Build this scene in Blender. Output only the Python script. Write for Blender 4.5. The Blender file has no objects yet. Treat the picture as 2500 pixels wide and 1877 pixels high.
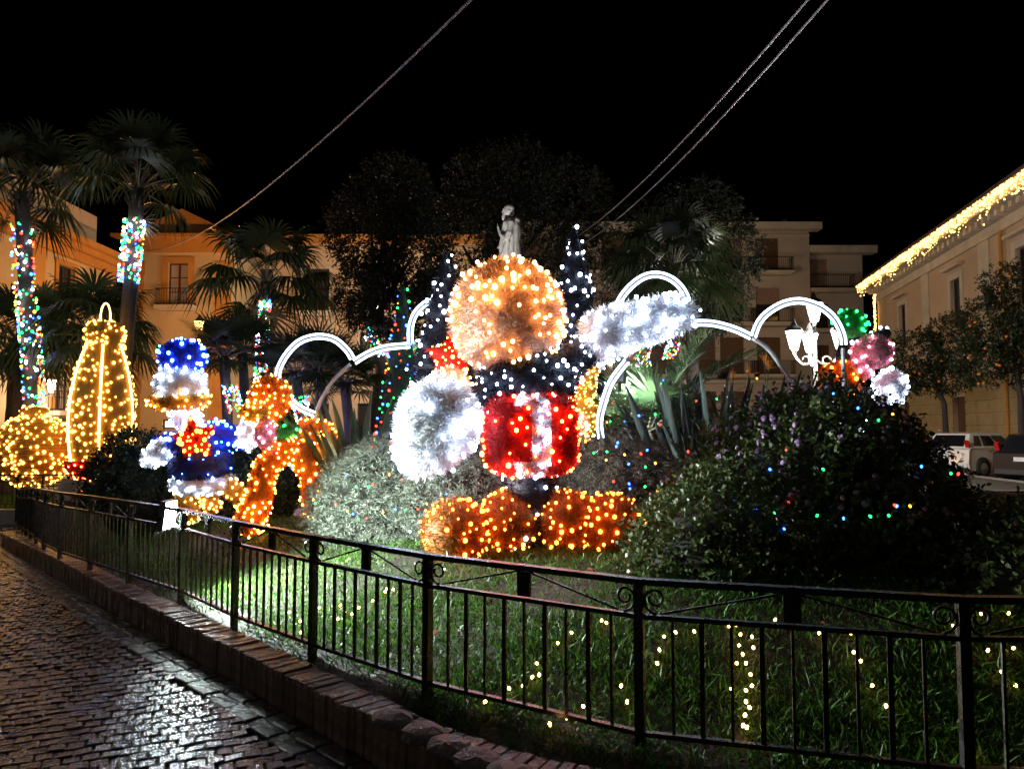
import bpy, math, random
import numpy as np
from mathutils import Vector, Matrix
R = math.radians
random.seed(7)
rng = np.random.default_rng(11)
scene = bpy.context.scene
col = scene.collection

# ------------------------------------------------------------------ camera
F_PX, CX, CY, EYE, PITCH = 1800.0, 1250.0, 938.5, 1.65, R(3.4)
cd = bpy.data.cameras.new('camera')
cam = bpy.data.objects.new('camera', cd)
col.objects.link(cam)
cam.location = (0, 0, EYE)
cam.rotation_euler = (R(90) + PITCH, 0, 0)
cd.sensor_width = 36.0
cd.lens = 36.0 * F_PX / 2500.0
cd.clip_end = 2000
scene.camera = cam
# ------------------------------------------------------------------ night sky
w = bpy.data.worlds.new('World')
scene.world = w
w.use_nodes = True
nt = w.node_tree
sky = nt.nodes.new('ShaderNodeTexSky')
sky.sky_type = 'NISHITA'
sky.sun_disc = False
sky.sun_elevation = R(-5)
sky.sun_rotation = R(200)
nt.links.new(sky.outputs[0], nt.nodes['Background'].inputs[0])
nt.nodes['Background'].inputs[1].default_value = 0.008
# ------------------------------------------------------------------ exposure and renderer
vs = scene.view_settings
vs.view_transform = 'Standard'
vs.look = 'None'
vs.exposure = 0.0
vs.gamma = 1.0
scene.render.engine = 'CYCLES'
cy = scene.cycles
cy.use_denoising = True
cy.use_light_tree = True
cy.max_bounces = 5
cy.diffuse_bounces = 2
cy.glossy_bounces = 3
cy.transmission_bounces = 3
cy.transparent_max_bounces = 6
cy.sample_clamp_indirect = 4.0
cy.caustics_reflective = False
cy.caustics_refractive = False

# ------------------------------------------------------------------ pixel helpers (photo pixels are directions only)
def ray(px, py):
    u, v = (px - CX) / F_PX, (CY - py) / F_PX
    c, s = math.cos(PITCH), math.sin(PITCH)
    return Vector((u, c - v * s, s + v * c))
def P(px, py, Y):
    d = ray(px, py)
    return Vector((0, 0, EYE)) + d * (Y / d.y)
def PG(px, py, z):
    d = ray(px, py)
    return Vector((0, 0, EYE)) + d * ((z - EYE) / d.z)
def S(px, Y):
    return px * Y / F_PX

# ------------------------------------------------------------------ objects
def link(o, parent=None):
    col.objects.link(o)
    if parent is not None:
        o.parent = parent
    return o
def tag(o, label=None, cat=None, group=None, kind=None):
    for k, v in (('label', label), ('category', cat), ('group', group), ('kind', kind)):
        if v:
            o[k] = v
    return o
def empty(name, loc=(0, 0, 0), rz=0.0, label=None, cat=None, group=None):
    o = bpy.data.objects.new(name, None)
    o.location = loc
    o.rotation_euler = (0, 0, rz)
    o.empty_display_size = 0.1
    link(o)
    return tag(o, label, cat, group)
def np_mesh(V, F, mat, smooth=False, name='mesh'):
    V = np.asarray(V, dtype=np.float32)
    F = np.asarray(F, dtype=np.int32)
    n, k = F.shape
    me = bpy.data.meshes.new(name)
    me.vertices.add(len(V))
    me.vertices.foreach_set('co', V.ravel())
    me.loops.add(n * k)
    me.loops.foreach_set('vertex_index', F.ravel())
    me.polygons.add(n)
    me.polygons.foreach_set('loop_start', np.arange(0, n * k, k, dtype=np.int32))
    me.polygons.foreach_set('loop_total', np.full(n, k, dtype=np.int32))
    if smooth:
        me.polygons.foreach_set('use_smooth', np.ones(n, dtype=bool))
    me.materials.append(mat)
    me.update(calc_edges=True)
    return me
def obj(name, me, parent=None, loc=None, rot=None, kind=None):
    o = bpy.data.objects.new(name, me)
    if loc is not None:
        o.location = loc
    if rot is not None:
        o.rotation_euler = rot
    link(o, parent)
    if kind:
        o['kind'] = kind
    return o

class MB:
    def __init__(s):
        s.v, s.f = [], []
    def add(s, V, F):
        b = len(s.v)
        s.v += [tuple(p) for p in V]
        s.f += [tuple(i + b for i in f) for f in F]
        return s
    def box(s, c, h, M=None):
        V = [Vector((x * h[0], y * h[1], z * h[2])) for z in (-1, 1) for y in (-1, 1) for x in (-1, 1)]
        if M is not None:
            V = [M @ v for v in V]
        V = [v + Vector(c) for v in V]
        return s.add(V, [(0, 2, 3, 1), (4, 5, 7, 6), (0, 1, 5, 4), (2, 6, 7, 3), (0, 4, 6, 2), (1, 3, 7, 5)])
    def bar(s, a, b, w, h=None):
        a, b = Vector(a), Vector(b)
        d = b - a
        L = d.length
        if L < 1e-6:
            return s
        q = d.to_track_quat('Y', 'Z').to_matrix()
        return s.box((a + b) / 2, (w / 2, L / 2, (h or w) / 2), q)
    def tube(s, path, rad, n=6, closed=False, cap=True):
        path = [Vector(p) for p in path]
        m = len(path)
        rs = rad if hasattr(rad, '__len__') else [rad] * m
        V, F = [], []
        up = Vector((0.13, 0.21, 0.97)).normalized()
        for i, p in enumerate(path):
            a = path[(i - 1) % m] if (closed or i) else path[0]
            b = path[(i + 1) % m] if (closed or i < m - 1) else path[-1]
            t = (b - a).normalized()
            x = t.cross(up)
            if x.length < 1e-3:
                x = t.cross(Vector((1, 0, 0)))
            x.normalize()
            y = t.cross(x)
            for k in range(n):
                A = 2 * math.pi * k / n
                V.append(p + (x * math.cos(A) + y * math.sin(A)) * rs[i])
        for i in range(m if closed else m - 1):
            j = (i + 1) % m
            for k in range(n):
                l = (k + 1) % n
                F.append((i * n + k, i * n + l, j * n + l, j * n + k))
        if cap and not closed:
            F.append(tuple(range(n))[::-1])
            F.append(tuple((m - 1) * n + k for k in range(n)))
        return s.add(V, F)
    def lathe(s, prof, c=(0, 0, 0), n=12, M=None):
        c = Vector(c)
        V, F = [], []
        for (r, z) in prof:
            for k in range(n):
                A = 2 * math.pi * k / n
                p = Vector((r * math.cos(A), r * math.sin(A), z))
                V.append((M @ p if M is not None else p) + c)
        for i in range(len(prof) - 1):
            for k in range(n):
                l = (k + 1) % n
                F.append((i * n + k, i * n + l, (i + 1) * n + l, (i + 1) * n + k))
        F.append(tuple(range(n))[::-1])
        F.append(tuple((len(prof) - 1) * n + k for k in range(n)))
        return s.add(V, F)
    def mesh(s, mat, smooth=False, name='mesh'):
        me = bpy.data.meshes.new(name)
        me.from_pydata(s.v, [], s.f)
        if smooth:
            me.polygons.foreach_set('use_smooth', np.ones(len(me.polygons), dtype=bool))
        me.materials.append(mat)
        me.update()
        return me
    def build(s, name, mat, parent=None, smooth=False, kind=None, loc=None):
        return obj(name, s.mesh(mat, smooth, name), parent, loc=loc, kind=kind)

# ------------------------------------------------------------------ materials
def base_mat(name):
    m = bpy.data.materials.new(name)
    m.use_nodes = True
    return m, m.node_tree, m.node_tree.nodes['Principled BSDF']
def mat(name, c, rough=0.6, metal=0.0, var=0.25, scale=6.0, bump=0.0, bscale=30.0, island=0.0, coat=0.0, spec=0.5, rvar=0.0):
    m, t, b = base_mat(name)
    n = t.nodes.new
    tc = n('ShaderNodeTexCoord')
    no = n('ShaderNodeTexNoise')
    no.inputs['Scale'].default_value = scale
    no.inputs['Detail'].default_value = 6
    t.links.new(tc.outputs['Object'], no.inputs['Vector'])
    mr = n('ShaderNodeMapRange')
    mr.inputs[1].default_value, mr.inputs[2].default_value = 0.25, 0.75
    mr.inputs[3].default_value, mr.inputs[4].default_value = 1 - var, 1 + var * 0.6
    t.links.new(no.outputs['Fac'], mr.inputs[0])
    val = mr.outputs[0]
    if island:
        g = n('ShaderNodeNewGeometry')
        oi = n('ShaderNodeObjectInfo')
        ad = n('ShaderNodeMath'); ad.operation = 'ADD'
        t.links.new(g.outputs['Random Per Island'], ad.inputs[0])
        t.links.new(oi.outputs['Random'], ad.inputs[1])
        fr = n('ShaderNodeMath'); fr.operation = 'FRACT'
        t.links.new(ad.outputs[0], fr.inputs[0])
        m2 = n('ShaderNodeMapRange')
        m2.inputs[3].default_value, m2.inputs[4].default_value = 1 - island, 1 + island
        t.links.new(fr.outputs[0], m2.inputs[0])
        mu = n('ShaderNodeMath'); mu.operation = 'MULTIPLY'
        t.links.new(val, mu.inputs[0]); t.links.new(m2.outputs[0], mu.inputs[1])
        val = mu.outputs[0]
    mx = n('ShaderNodeVectorMath'); mx.operation = 'SCALE'
    mx.inputs[0].default_value = c
    t.links.new(val, mx.inputs['Scale'])
    t.links.new(mx.outputs[0], b.inputs['Base Color'])
    b.inputs['Roughness'].default_value = rough
    if rvar:
        m3 = n('ShaderNodeMapRange')
        m3.inputs[1].default_value, m3.inputs[2].default_value = 0.3, 0.7
        m3.inputs[3].default_value, m3.inputs[4].default_value = max(0.05, rough - rvar), rough + rvar
        t.links.new(no.outputs['Fac'], m3.inputs[0])
        t.links.new(m3.outputs[0], b.inputs['Roughness'])
    b.inputs['Metallic'].default_value = metal
    b.inputs['Specular IOR Level'].default_value = spec
    b.inputs['Coat Weight'].default_value = coat
    if bump:
        n2 = n('ShaderNodeTexNoise')
        n2.inputs['Scale'].default_value = bscale
        n2.inputs['Detail'].default_value = 8
        t.links.new(tc.outputs['Object'], n2.inputs['Vector'])
        bp = n('ShaderNodeBump')
        bp.inputs['Strength'].default_value = bump
        bp.inputs['Distance'].default_value = 0.02
        t.links.new(n2.outputs['Fac'], bp.inputs['Height'])
        t.links.new(bp.outputs[0], b.inputs['Normal'])
    return m
def leaf_mat(name, c1, c2, rough=0.45, trans=0.3, spec=0.4):
    m, t, b = base_mat(name)
    n = t.nodes.new
    g = n('ShaderNodeNewGeometry')
    oi = n('ShaderNodeObjectInfo')
    ad = n('ShaderNodeMath'); ad.operation = 'ADD'
    t.links.new(g.outputs['Random Per Island'], ad.inputs[0])
    t.links.new(oi.outputs['Random'], ad.inputs[1])
    fr = n('ShaderNodeMath'); fr.operation = 'FRACT'
    t.links.new(ad.outputs[0], fr.inputs[0])
    cr = n('ShaderNodeValToRGB')
    cr.color_ramp.elements[0].color = (*c1, 1)
    cr.color_ramp.elements[1].color = (*c2, 1)
    t.links.new(fr.outputs[0], cr.inputs[0])
    t.links.new(cr.outputs[0], b.inputs['Base Color'])
    b.inputs['Roughness'].default_value = rough
    b.inputs['Specular IOR Level'].default_value = spec
    tr = n('ShaderNodeBsdfTranslucent')
    t.links.new(cr.outputs[0], tr.inputs['Color'])
    ms = n('ShaderNodeMixShader')
    ms.inputs[0].default_value = trans
    t.links.new(b.outputs[0], ms.inputs[1])
    t.links.new(tr.outputs[0], ms.inputs[2])
    t.links.new(ms.outputs[0], t.nodes['Material Output'].inputs[0])
    return m
def tinsel_mat(name, c, rough=0.32, metal=0.35):
    c2 = tuple(min(1, x * 1.25 + 0.02) for x in c)
    m = leaf_mat(name, tuple(x * 0.55 for x in c), c2, rough, 0.35)
    m.node_tree.nodes['Principled BSDF'].inputs['Metallic'].default_value = metal
    return m
def emit(name, c, s, tint=None):
    m, t, b = base_mat(name)
    b.inputs['Base Color'].default_value = (*(tint or c), 1)
    b.inputs['Emission Color'].default_value = (*c, 1)
    b.inputs['Emission Strength'].default_value = s
    b.inputs['Roughness'].default_value = 0.3
    return m
def glass_mat(name, c, rough=0.08):
    m, t, b = base_mat(name)
    b.inputs['Base Color'].default_value = (*c, 1)
    b.inputs['Roughness'].default_value = rough
    b.inputs['Specular IOR Level'].default_value = 0.6
    return m

M = {}
M['iron'] = mat('wet_black_iron', (0.018, 0.017, 0.018), 0.3, 0.0, 0.3, 14, 0.25, 60, rvar=0.12)
M['cobble'] = mat('wet_basalt_cobble', (0.036, 0.028, 0.026), 0.2, 0.0, 0.45, 9, 0.35, 45, island=0.5, rvar=0.10)
M['street'] = mat('wet_street_joint', (0.012, 0.011, 0.010), 0.45, 0.0, 0.5, 3, 0.6, 40, rvar=0.2)
M['gutter'] = mat('wet_gutter_slab', (0.03, 0.028, 0.026), 0.3, 0.0, 0.4, 8, 0.6, 40, island=0.3, rvar=0.12)
M['brick'] = mat('wet_kerb_brick', (0.19, 0.115, 0.08), 0.2, 0.0, 0.5, 16, 0.6, 45, island=0.35, rvar=0.12)
M['mortar'] = mat('kerb_mortar', (0.10, 0.085, 0.07), 0.8, 0.0, 0.4, 20, 0.6, 60)
M['stone'] = mat('rough_kerb_stone', (0.20, 0.18, 0.17), 0.4, 0.0, 0.5, 18, 1.0, 40, rvar=0.15)
M['thicket'] = mat('dark_thicket', (0.012, 0.013, 0.008), 0.9, 0, 0.4, 20)
M['soil'] = mat('damp_soil', (0.026, 0.022, 0.012), 0.8, 0.0, 0.5, 5, 1.0, 30)
M['grass'] = leaf_mat('wet_grass', (0.022, 0.07, 0.008), (0.085, 0.19, 0.022), 0.45, 0.3, 0.2)
M['grass2'] = leaf_mat('yellow_grass', (0.05, 0.06, 0.015), (0.12, 0.11, 0.04), 0.4, 0.25)
M['lantana'] = leaf_mat('lantana_leaf', (0.022, 0.045, 0.012), (0.08, 0.11, 0.03), 0.4, 0.25)
M['lilac'] = leaf_mat('lilac_petal', (0.35, 0.2, 0.45), (0.6, 0.42, 0.65), 0.6, 0.3)
M['silver'] = leaf_mat('silver_needle', (0.10, 0.13, 0.095), (0.3, 0.34, 0.27), 0.5, 0.2)
M['twig'] = leaf_mat('dry_twig_leaf', (0.05, 0.05, 0.035), (0.16, 0.15, 0.12), 0.6, 0.2)
M['hedge'] = leaf_mat('hedge_leaf', (0.015, 0.035, 0.012), (0.04, 0.075, 0.03), 0.45, 0.2)
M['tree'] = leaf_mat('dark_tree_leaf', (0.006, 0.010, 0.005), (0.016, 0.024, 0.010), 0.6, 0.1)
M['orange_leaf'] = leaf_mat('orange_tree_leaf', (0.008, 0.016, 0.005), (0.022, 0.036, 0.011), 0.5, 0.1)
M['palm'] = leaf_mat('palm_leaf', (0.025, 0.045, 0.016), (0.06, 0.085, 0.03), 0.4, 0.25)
M['palm_lit'] = leaf_mat('palm_leaf_lit', (0.05, 0.11, 0.045), (0.12, 0.20, 0.09), 0.4, 0.25)  # palm leaf colour brightened so these fronds look lit
M['palm_dry'] = leaf_mat('dry_palm_leaf', (0.09, 0.06, 0.03), (0.16, 0.11, 0.05), 0.6, 0.3)
M['petiole'] = mat('palm_petiole', (0.20, 0.20, 0.15), 0.5, 0, 0.3, 20)
M['bark'] = mat('palm_bark', (0.07, 0.055, 0.042), 0.85, 0, 0.45, 18, 1.0, 30)
M['bark2'] = mat('tree_bark', (0.06, 0.05, 0.045), 0.85, 0, 0.4, 12, 0.8, 30)
M['strel'] = leaf_mat('strelitzia_leaf', (0.05, 0.085, 0.055), (0.11, 0.15, 0.10), 0.3, 0.15)
M['strel2'] = leaf_mat('blue_strelitzia_leaf', (0.035, 0.055, 0.055), (0.08, 0.105, 0.10), 0.35, 0.15)
M['flower_orange'] = mat('strelitzia_flower', (0.75, 0.28, 0.03), 0.5)
M['marble'] = mat('weathered_marble', (0.5, 0.49, 0.46), 0.6, 0, 0.35, 5, 0.4, 30)
M['wall_cream'] = mat('cream_stucco', (0.62, 0.46, 0.31), 0.85, 0, 0.18, 0.5, 0.2, 12)
M['wall_orange'] = mat('orange_stucco', (0.60, 0.30, 0.085), 0.85, 0, 0.2, 0.5, 0.2, 12)
M['wall_yellow'] = mat('pale_yellow_stucco', (0.62, 0.46, 0.25), 0.85, 0, 0.2, 0.5, 0.2, 12)
M['wall_pink'] = mat('pinkish_stucco', (0.52, 0.43, 0.36), 0.85, 0, 0.2, 0.4, 0.2, 12)
M['wall_right'] = mat('peach_stucco', (0.58, 0.42, 0.29), 0.85, 0, 0.2, 0.5, 0.2, 12)
M['trim'] = mat('pale_trim', (0.60, 0.52, 0.42), 0.8, 0, 0.2, 1.5)
M['trim_orange'] = mat('ochre_trim', (0.55, 0.25, 0.05), 0.8, 0, 0.2, 1.5)
M['rust_stone'] = mat('rusticated_yellow_stone', (0.42, 0.31, 0.15), 0.85, 0, 0.25, 2, 0.4, 14)
M['roof'] = mat('dark_roof', (0.10, 0.06, 0.045), 0.85, 0, 0.3, 3)
M['shutter'] = mat('brown_roller_shutter', (0.12, 0.06, 0.03), 0.6, 0, 0.2, 3)
M['shutter_pink'] = mat('faded_shutter', (0.32, 0.2, 0.15), 0.7, 0, 0.2, 3)
M['wood'] = mat('dark_red_window_wood', (0.10, 0.03, 0.02), 0.5, 0, 0.2, 5)
M['wood_dark'] = mat('dark_window_wood', (0.03, 0.022, 0.02), 0.5, 0, 0.2, 5)
M['pane'] = glass_mat('dark_pane', (0.03, 0.03, 0.035))
M['pane_curtain'] = mat('curtained_pane', (0.42, 0.37, 0.34), 0.3, 0, 0.15, 2)
M['lit_window'] = emit('lit_shop_window', (1, 0.85, 0.65), 2.0)
M['frame_grey'] = mat('grey_light_frame', (0.45, 0.47, 0.52), 0.4, 0.3, 0.1, 8)
M['wire'] = mat('steel_cable', (0.35, 0.33, 0.42), 0.45, 0.3, 0.1, 8)
M['cable'] = mat('dark_green_flex', (0.012, 0.03, 0.016), 0.5)
M['lamp_iron'] = mat('green_grey_cast_iron', (0.12, 0.12, 0.115), 0.4, 0.3, 0.2, 9)
M['car_white'] = mat('white_car_paint', (0.72, 0.70, 0.68), 0.25, 0, 0.04, 2, coat=0.8)
M['car_black'] = mat('black_car_paint', (0.012, 0.012, 0.014), 0.15, 0, 0.1, 2, coat=1.0)
M['car_grey'] = mat('dark_grey_car_paint', (0.04, 0.04, 0.045), 0.2, 0, 0.1, 2, coat=1.0)
M['car_glass'] = glass_mat('car_glass', (0.008, 0.008, 0.010), 0.05)
M['tyre'] = mat('tyre_rubber', (0.012, 0.012, 0.012), 0.8)
M['hub'] = mat('wheel_rim_metal', (0.35, 0.35, 0.36), 0.35, 0.7)
M['tail'] = mat('red_tail_lamp', (0.45, 0.012, 0.012), 0.2, 0, 0.05, 2, coat=1.0)
M['plate'] = mat('white_number_plate', (0.6, 0.6, 0.6), 0.5)
M['plate_ink'] = mat('plate_ink', (0.01, 0.01, 0.015), 0.5)
M['plastic'] = mat('black_plastic', (0.015, 0.015, 0.016), 0.5)
M['sign_face'] = mat('printed_sign_face', (0.45, 0.30, 0.20), 0.5, 0, 0.4, 9)
M['sign_ink'] = mat('sign_ink', (0.10, 0.06, 0.04), 0.6)
M['orange'] = mat('orange_fruit', (0.75, 0.22, 0.02), 0.5, 0, 0.15, 20)
M['dead_leaf'] = mat('dead_leaf', (0.30, 0.10, 0.025), 0.6, 0, 0.3, 30)

TC = dict(peach=(0.84, 0.52, 0.40), navy=(0.006, 0.008, 0.022), red=(0.62, 0.012, 0.010), white=(0.84, 0.84, 0.90),
          amber=(0.34, 0.12, 0.012), blue=(0.008, 0.03, 0.42), gold=(0.55, 0.30, 0.03), orange=(0.72, 0.19, 0.006),
          pink=(0.85, 0.36, 0.46), green=(0.008, 0.30, 0.06), deep=(0.006, 0.010, 0.13), pine=(0.006, 0.03, 0.012))
for k, c in TC.items():
    M['t_' + k] = tinsel_mat('tinsel_' + k, c)
    M['c_' + k] = mat('tinsel_core_' + k, tuple(x * 0.8 for x in c), 0.7, 0, 0.3, 20)
BC = dict(warm=((1, 0.47, 0.13), 26), cool=((0.62, 0.76, 1.0), 27), hot=((1, 0.20, 0.02), 22), red=((1, 0.12, 0.025), 42), blue=((0.06, 0.22, 1.0), 40), tang=((1, 0.42, 0.05), 34),
          gold=((1, 0.48, 0.08), 10), eave=((1, 0.58, 0.16), 5), green=((0.02, 1.0, 0.18), 11), pink=((1, 0.5, 0.62), 32), m_red=((1, 0.04, 0.02), 7),
          m_green=((0.02, 1.0, 0.16), 5), m_blue=((0.04, 0.16, 1.0), 9), m_amber=((1, 0.45, 0.04), 6), lawn=((1, 0.55, 0.16), 26))
for k, (c, s) in BC.items():
    M['b_' + k] = emit('bulb_' + k, c, s)
M['tube_lit'] = emit('cold_white_led_tube', (0.60, 0.78, 1.0), 6.0)
M['rope_gold'] = emit('gold_rope_light', (1, 0.62, 0.2), 6.0)
M['lamp_glass'] = emit('lit_lantern_glass', (1.0, 0.88, 0.72), 14.0)
M['lamp_glass_cool'] = emit('lit_lantern_glass_cool', (0.95, 0.97, 1.0), 16.0)
M['lamp_sodium'] = emit('sodium_lamp_glass', (1.0, 0.5, 0.12), 12.0)
M['flood_glass'] = emit('floodlight_glass', (0.85, 1.0, 0.96), 180.0)

# ------------------------------------------------------------------ lamps
def lamp(kind, loc, energy, color, parent=None, radius=0.1, target=None, angle=None, blend=0.4):
    ld = bpy.data.lights.new('lamp_light', kind)
    ld.energy = energy
    ld.color = color
    ld.shadow_soft_size = radius
    if kind == 'SPOT':
        ld.spot_size = R(angle or 90)
        ld.spot_blend = blend
    o = bpy.data.objects.new('lamp_light', ld)
    o.location = loc
    if target is not None:
        o.rotation_euler = (Vector(target) - Vector(loc)).to_track_quat('-Z', 'Y').to_euler()
    link(o, parent)
    o['kind'] = 'helper'
    return o

# ------------------------------------------------------------------ shapes as arrays
def ellipsoid(c, r, rot=None, nu=20, nv=12, e=1.0, bump=0.0):
    V, F = [], []
    mt = rot.to_matrix() if rot is not None else None
    ph = random.random() * 6
    for i in range(nv + 1):
        t = math.pi * i / nv
        for k in range(nu):
            a = 2 * math.pi * k / nu
            f = lambda x: math.copysign(abs(x) ** e, x)
            d = 1 + bump * math.sin(3 * a + ph) * math.sin(2 * t + ph)
            p = Vector((r[0] * f(math.cos(a)) * f(math.sin(t)) * d, r[1] * f(math.sin(a)) * f(math.sin(t)) * d, r[2] * f(math.cos(t)) * d))
            if mt is not None:
                p = mt @ p
            V.append(p + Vector(c))
    for i in range(nv):
        for k in range(nu):
            l = (k + 1) % nu
            F.append((i * nu + k, (i + 1) * nu + k, (i + 1) * nu + l, i * nu + l))
    return np.array([tuple(v) for v in V]), np.array(F)
def capsule(path, rad, n=14):
    mb = MB()
    rs = rad if hasattr(rad, '__len__') else [rad] * len(path)
    path = [Vector(p) for p in path]
    d0 = (path[0] - path[1]).normalized(); d1 = (path[-1] - path[-2]).normalized()
    pp, rr = [], []
    for k in (1.0, 0.85, 0.5):
        pp.append(path[0] + d0 * rs[0] * k); rr.append(rs[0] * max(0.08, math.sqrt(1 - k * k)))
    pp += path; rr += list(rs)
    for k in (0.5, 0.85, 1.0):
        pp.append(path[-1] + d1 * rs[-1] * k); rr.append(rs[-1] * max(0.08, math.sqrt(1 - k * k)))
    mb.tube(pp, rr, n, cap=False)
    return np.array([tuple(v) for v in mb.v]), np.array(mb.f)
def lathe_arr(prof, c, n=20, rot=None):
    mb = MB(); mb.lathe(prof, (0, 0, 0), n)
    V = np.array([tuple(v) for v in mb.v])
    if rot is not None:
        V = V @ np.array(rot.to_matrix()).T
    return V + np.array(c), np.array(mb.f[:-2])
def torus(c, Rm, r, rot=None, n=28, m=8):
    pts = []
    for k in range(n):
        a = 2 * math.pi * k / n
        p = Vector((Rm * math.cos(a), Rm * math.sin(a), 0))
        if rot is not None:
            p = rot.to_matrix() @ p
        pts.append(p + Vector(c))
    mb = MB(); mb.tube(pts, r, m, closed=True)
    return np.array([tuple(v) for v in mb.v]), np.array(mb.f)
def star(c, ro, ri, depth, rotz=0.0, tilt=0.0, n=5):
    V = [Vector((0, -depth, 0)), Vector((0, depth, 0))]
    for k in range(2 * n):
        a = math.pi / 2 + math.pi * k / n + tilt
        r = ro if k % 2 == 0 else ri
        V.append(Vector((r * math.cos(a), 0, r * math.sin(a))))
    F = []
    for k in range(2 * n):
        a, b = 2 + k, 2 + (k + 1) % (2 * n)
        F += [(0, a, b, b), (1, b, a, a)]
    mt = Matrix.Rotation(rotz, 3, 'Z')
    V = [mt @ v + Vector(c) for v in V]
    return np.array([tuple(v) for v in V]), np.array(F)
def tri_of(F):
    if F.shape[1] == 3:
        return F
    return np.vstack([F[:, [0, 1, 2]], F[:, [0, 2, 3]]])
def sample(V, F, n):
    T = tri_of(F)
    a, b, c = V[T[:, 0]], V[T[:, 1]], V[T[:, 2]]
    N = np.cross(b - a, c - a)
    A = np.linalg.norm(N, axis=1)
    keep = A > 1e-9
    a, b, c, N, A = a[keep], b[keep], c[keep], N[keep], A[keep]
    idx = rng.choice(len(A), n, p=A / A.sum())
    u, v = rng.random(n), rng.random(n)
    f = u + v > 1
    u[f], v[f] = 1 - u[f], 1 - v[f]
    p = a[idx] + (b[idx] - a[idx]) * u[:, None] + (c[idx] - a[idx]) * v[:, None]
    cen = V.mean(axis=0)
    nn = N[idx] / A[idx][:, None]
    return p, nn, A.sum() / 2
def orient_out(p, nn, cen):
    s = np.sign(((p - cen) * nn).sum(axis=1))
    s[s == 0] = 1
    return nn * s[:, None]
def unit(a):
    return a / np.maximum(np.linalg.norm(a, axis=1), 1e-9)[:, None]
def blades(p, d, length, width, bend=None):
    """one thin kite (quad) per point"""
    n = len(p)
    r = unit(rng.normal(size=(n, 3)))
    x = unit(np.cross(d, r)) * (np.asarray(width).reshape(-1, 1) / 2)
    L = np.asarray(length).reshape(-1, 1)
    mid = p + d * L * 0.5
    tip = p + d * L
    if bend is not None:
        tip = tip + bend * L
        mid = mid + bend * L * 0.2
    V = np.stack([p, mid - x, tip, mid + x], axis=1).reshape(-1, 3)
    F = np.arange(4 * n).reshape(n, 4)
    return V, F
_g = (1 + 5 ** 0.5) / 2
ICO_V = np.array([(-1, _g, 0), (1, _g, 0), (-1, -_g, 0), (1, -_g, 0), (0, -1, _g), (0, 1, _g), (0, -1, -_g), (0, 1, -_g), (_g, 0, -1), (_g, 0, 1), (-_g, 0, -1), (-_g, 0, 1)]) / math.hypot(1, _g) * np.array((1, 1, 1.2))
ICO_F = np.array([(0, 11, 5), (0, 5, 1), (0, 1, 7), (0, 7, 10), (0, 10, 11), (1, 5, 9), (5, 11, 4), (11, 10, 2), (10, 7, 6), (7, 1, 8), (3, 9, 4), (3, 4, 2), (3, 2, 6), (3, 6, 8), (3, 8, 9), (4, 9, 5), (2, 4, 11), (6, 2, 10), (8, 6, 7), (9, 8, 1)])
def bulbs_mesh(p, r, m):
    n = len(p)
    rr = r * (0.8 + 1.0 * rng.random((n, 1, 1)) ** 2)
    V = (p[:, None, :] + ICO_V[None] * rr).reshape(-1, 3)
    F = (ICO_F[None] + 12 * np.arange(n)[:, None, None]).reshape(-1, 3)
    return np_mesh(V, F, m, True)
def spaced(p, nn, dmin, nmax):
    keep = []
    P_ = p
    for i in range(len(P_)):
        if all(np.sum((P_[i] - P_[j]) ** 2) > dmin * dmin for j in keep):
            keep.append(i)
            if len(keep) >= nmax:
                break
    return p[keep], nn[keep]
def tinsel(parent, name, VF, tcol, bulb=None, nb=0, br=0.013, dens=4200, length=0.075, width=0.007, cen=None, sub=False):
    """core + tinsel strands + fairy lights, as part > sub-parts"""
    V, F = VF
    core = obj(name, np_mesh(V, F, M['c_' + tcol], True), parent)
    p, nn, area = sample(V, F, 10)
    n = int(min(16000, max(300, dens * area)))
    p, nn, area = sample(V, F, n)
    if cen is not None:
        flip = lambda a, b: orient_out(a, b, np.array(cen))
    else:                      # closed surface: the sign of its volume says which way its faces look
        T = tri_of(F)
        vol = np.einsum('ij,ij->i', V[T[:, 0]] - V.mean(axis=0), np.cross(V[T[:, 1]] - V.mean(axis=0), V[T[:, 2]] - V.mean(axis=0))).sum()
        flip = lambda a, b: b * (1.0 if vol >= 0 else -1.0)
    nn = flip(p, nn)
    d = unit(nn * 0.75 + unit(rng.normal(size=(n, 3))) * 0.75 + np.array((0, 0, -0.12)))
    L = length * (0.5 + 0.8 * rng.random(n))
    Vb, Fb = blades(p - nn * 0.005, d, L, width * (0.7 + 0.6 * rng.random(n)))
    obj('tinsel', np_mesh(Vb, Fb, M['t_' + tcol]), core, kind='stuff')
    if nb:
        q, qn, _ = sample(V, F, nb * 5)
        qn = flip(q, qn)
        q, qn = spaced(q, qn, math.sqrt(area / nb) * 0.42, nb)
        off = length * (0.3 + 0.6 * rng.random((len(q), 1)))
        obj('fairy_lights', bulbs_mesh(q + qn * off, br * 1.22, M['b_' + bulb]), core, kind='stuff')
    return core

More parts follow.
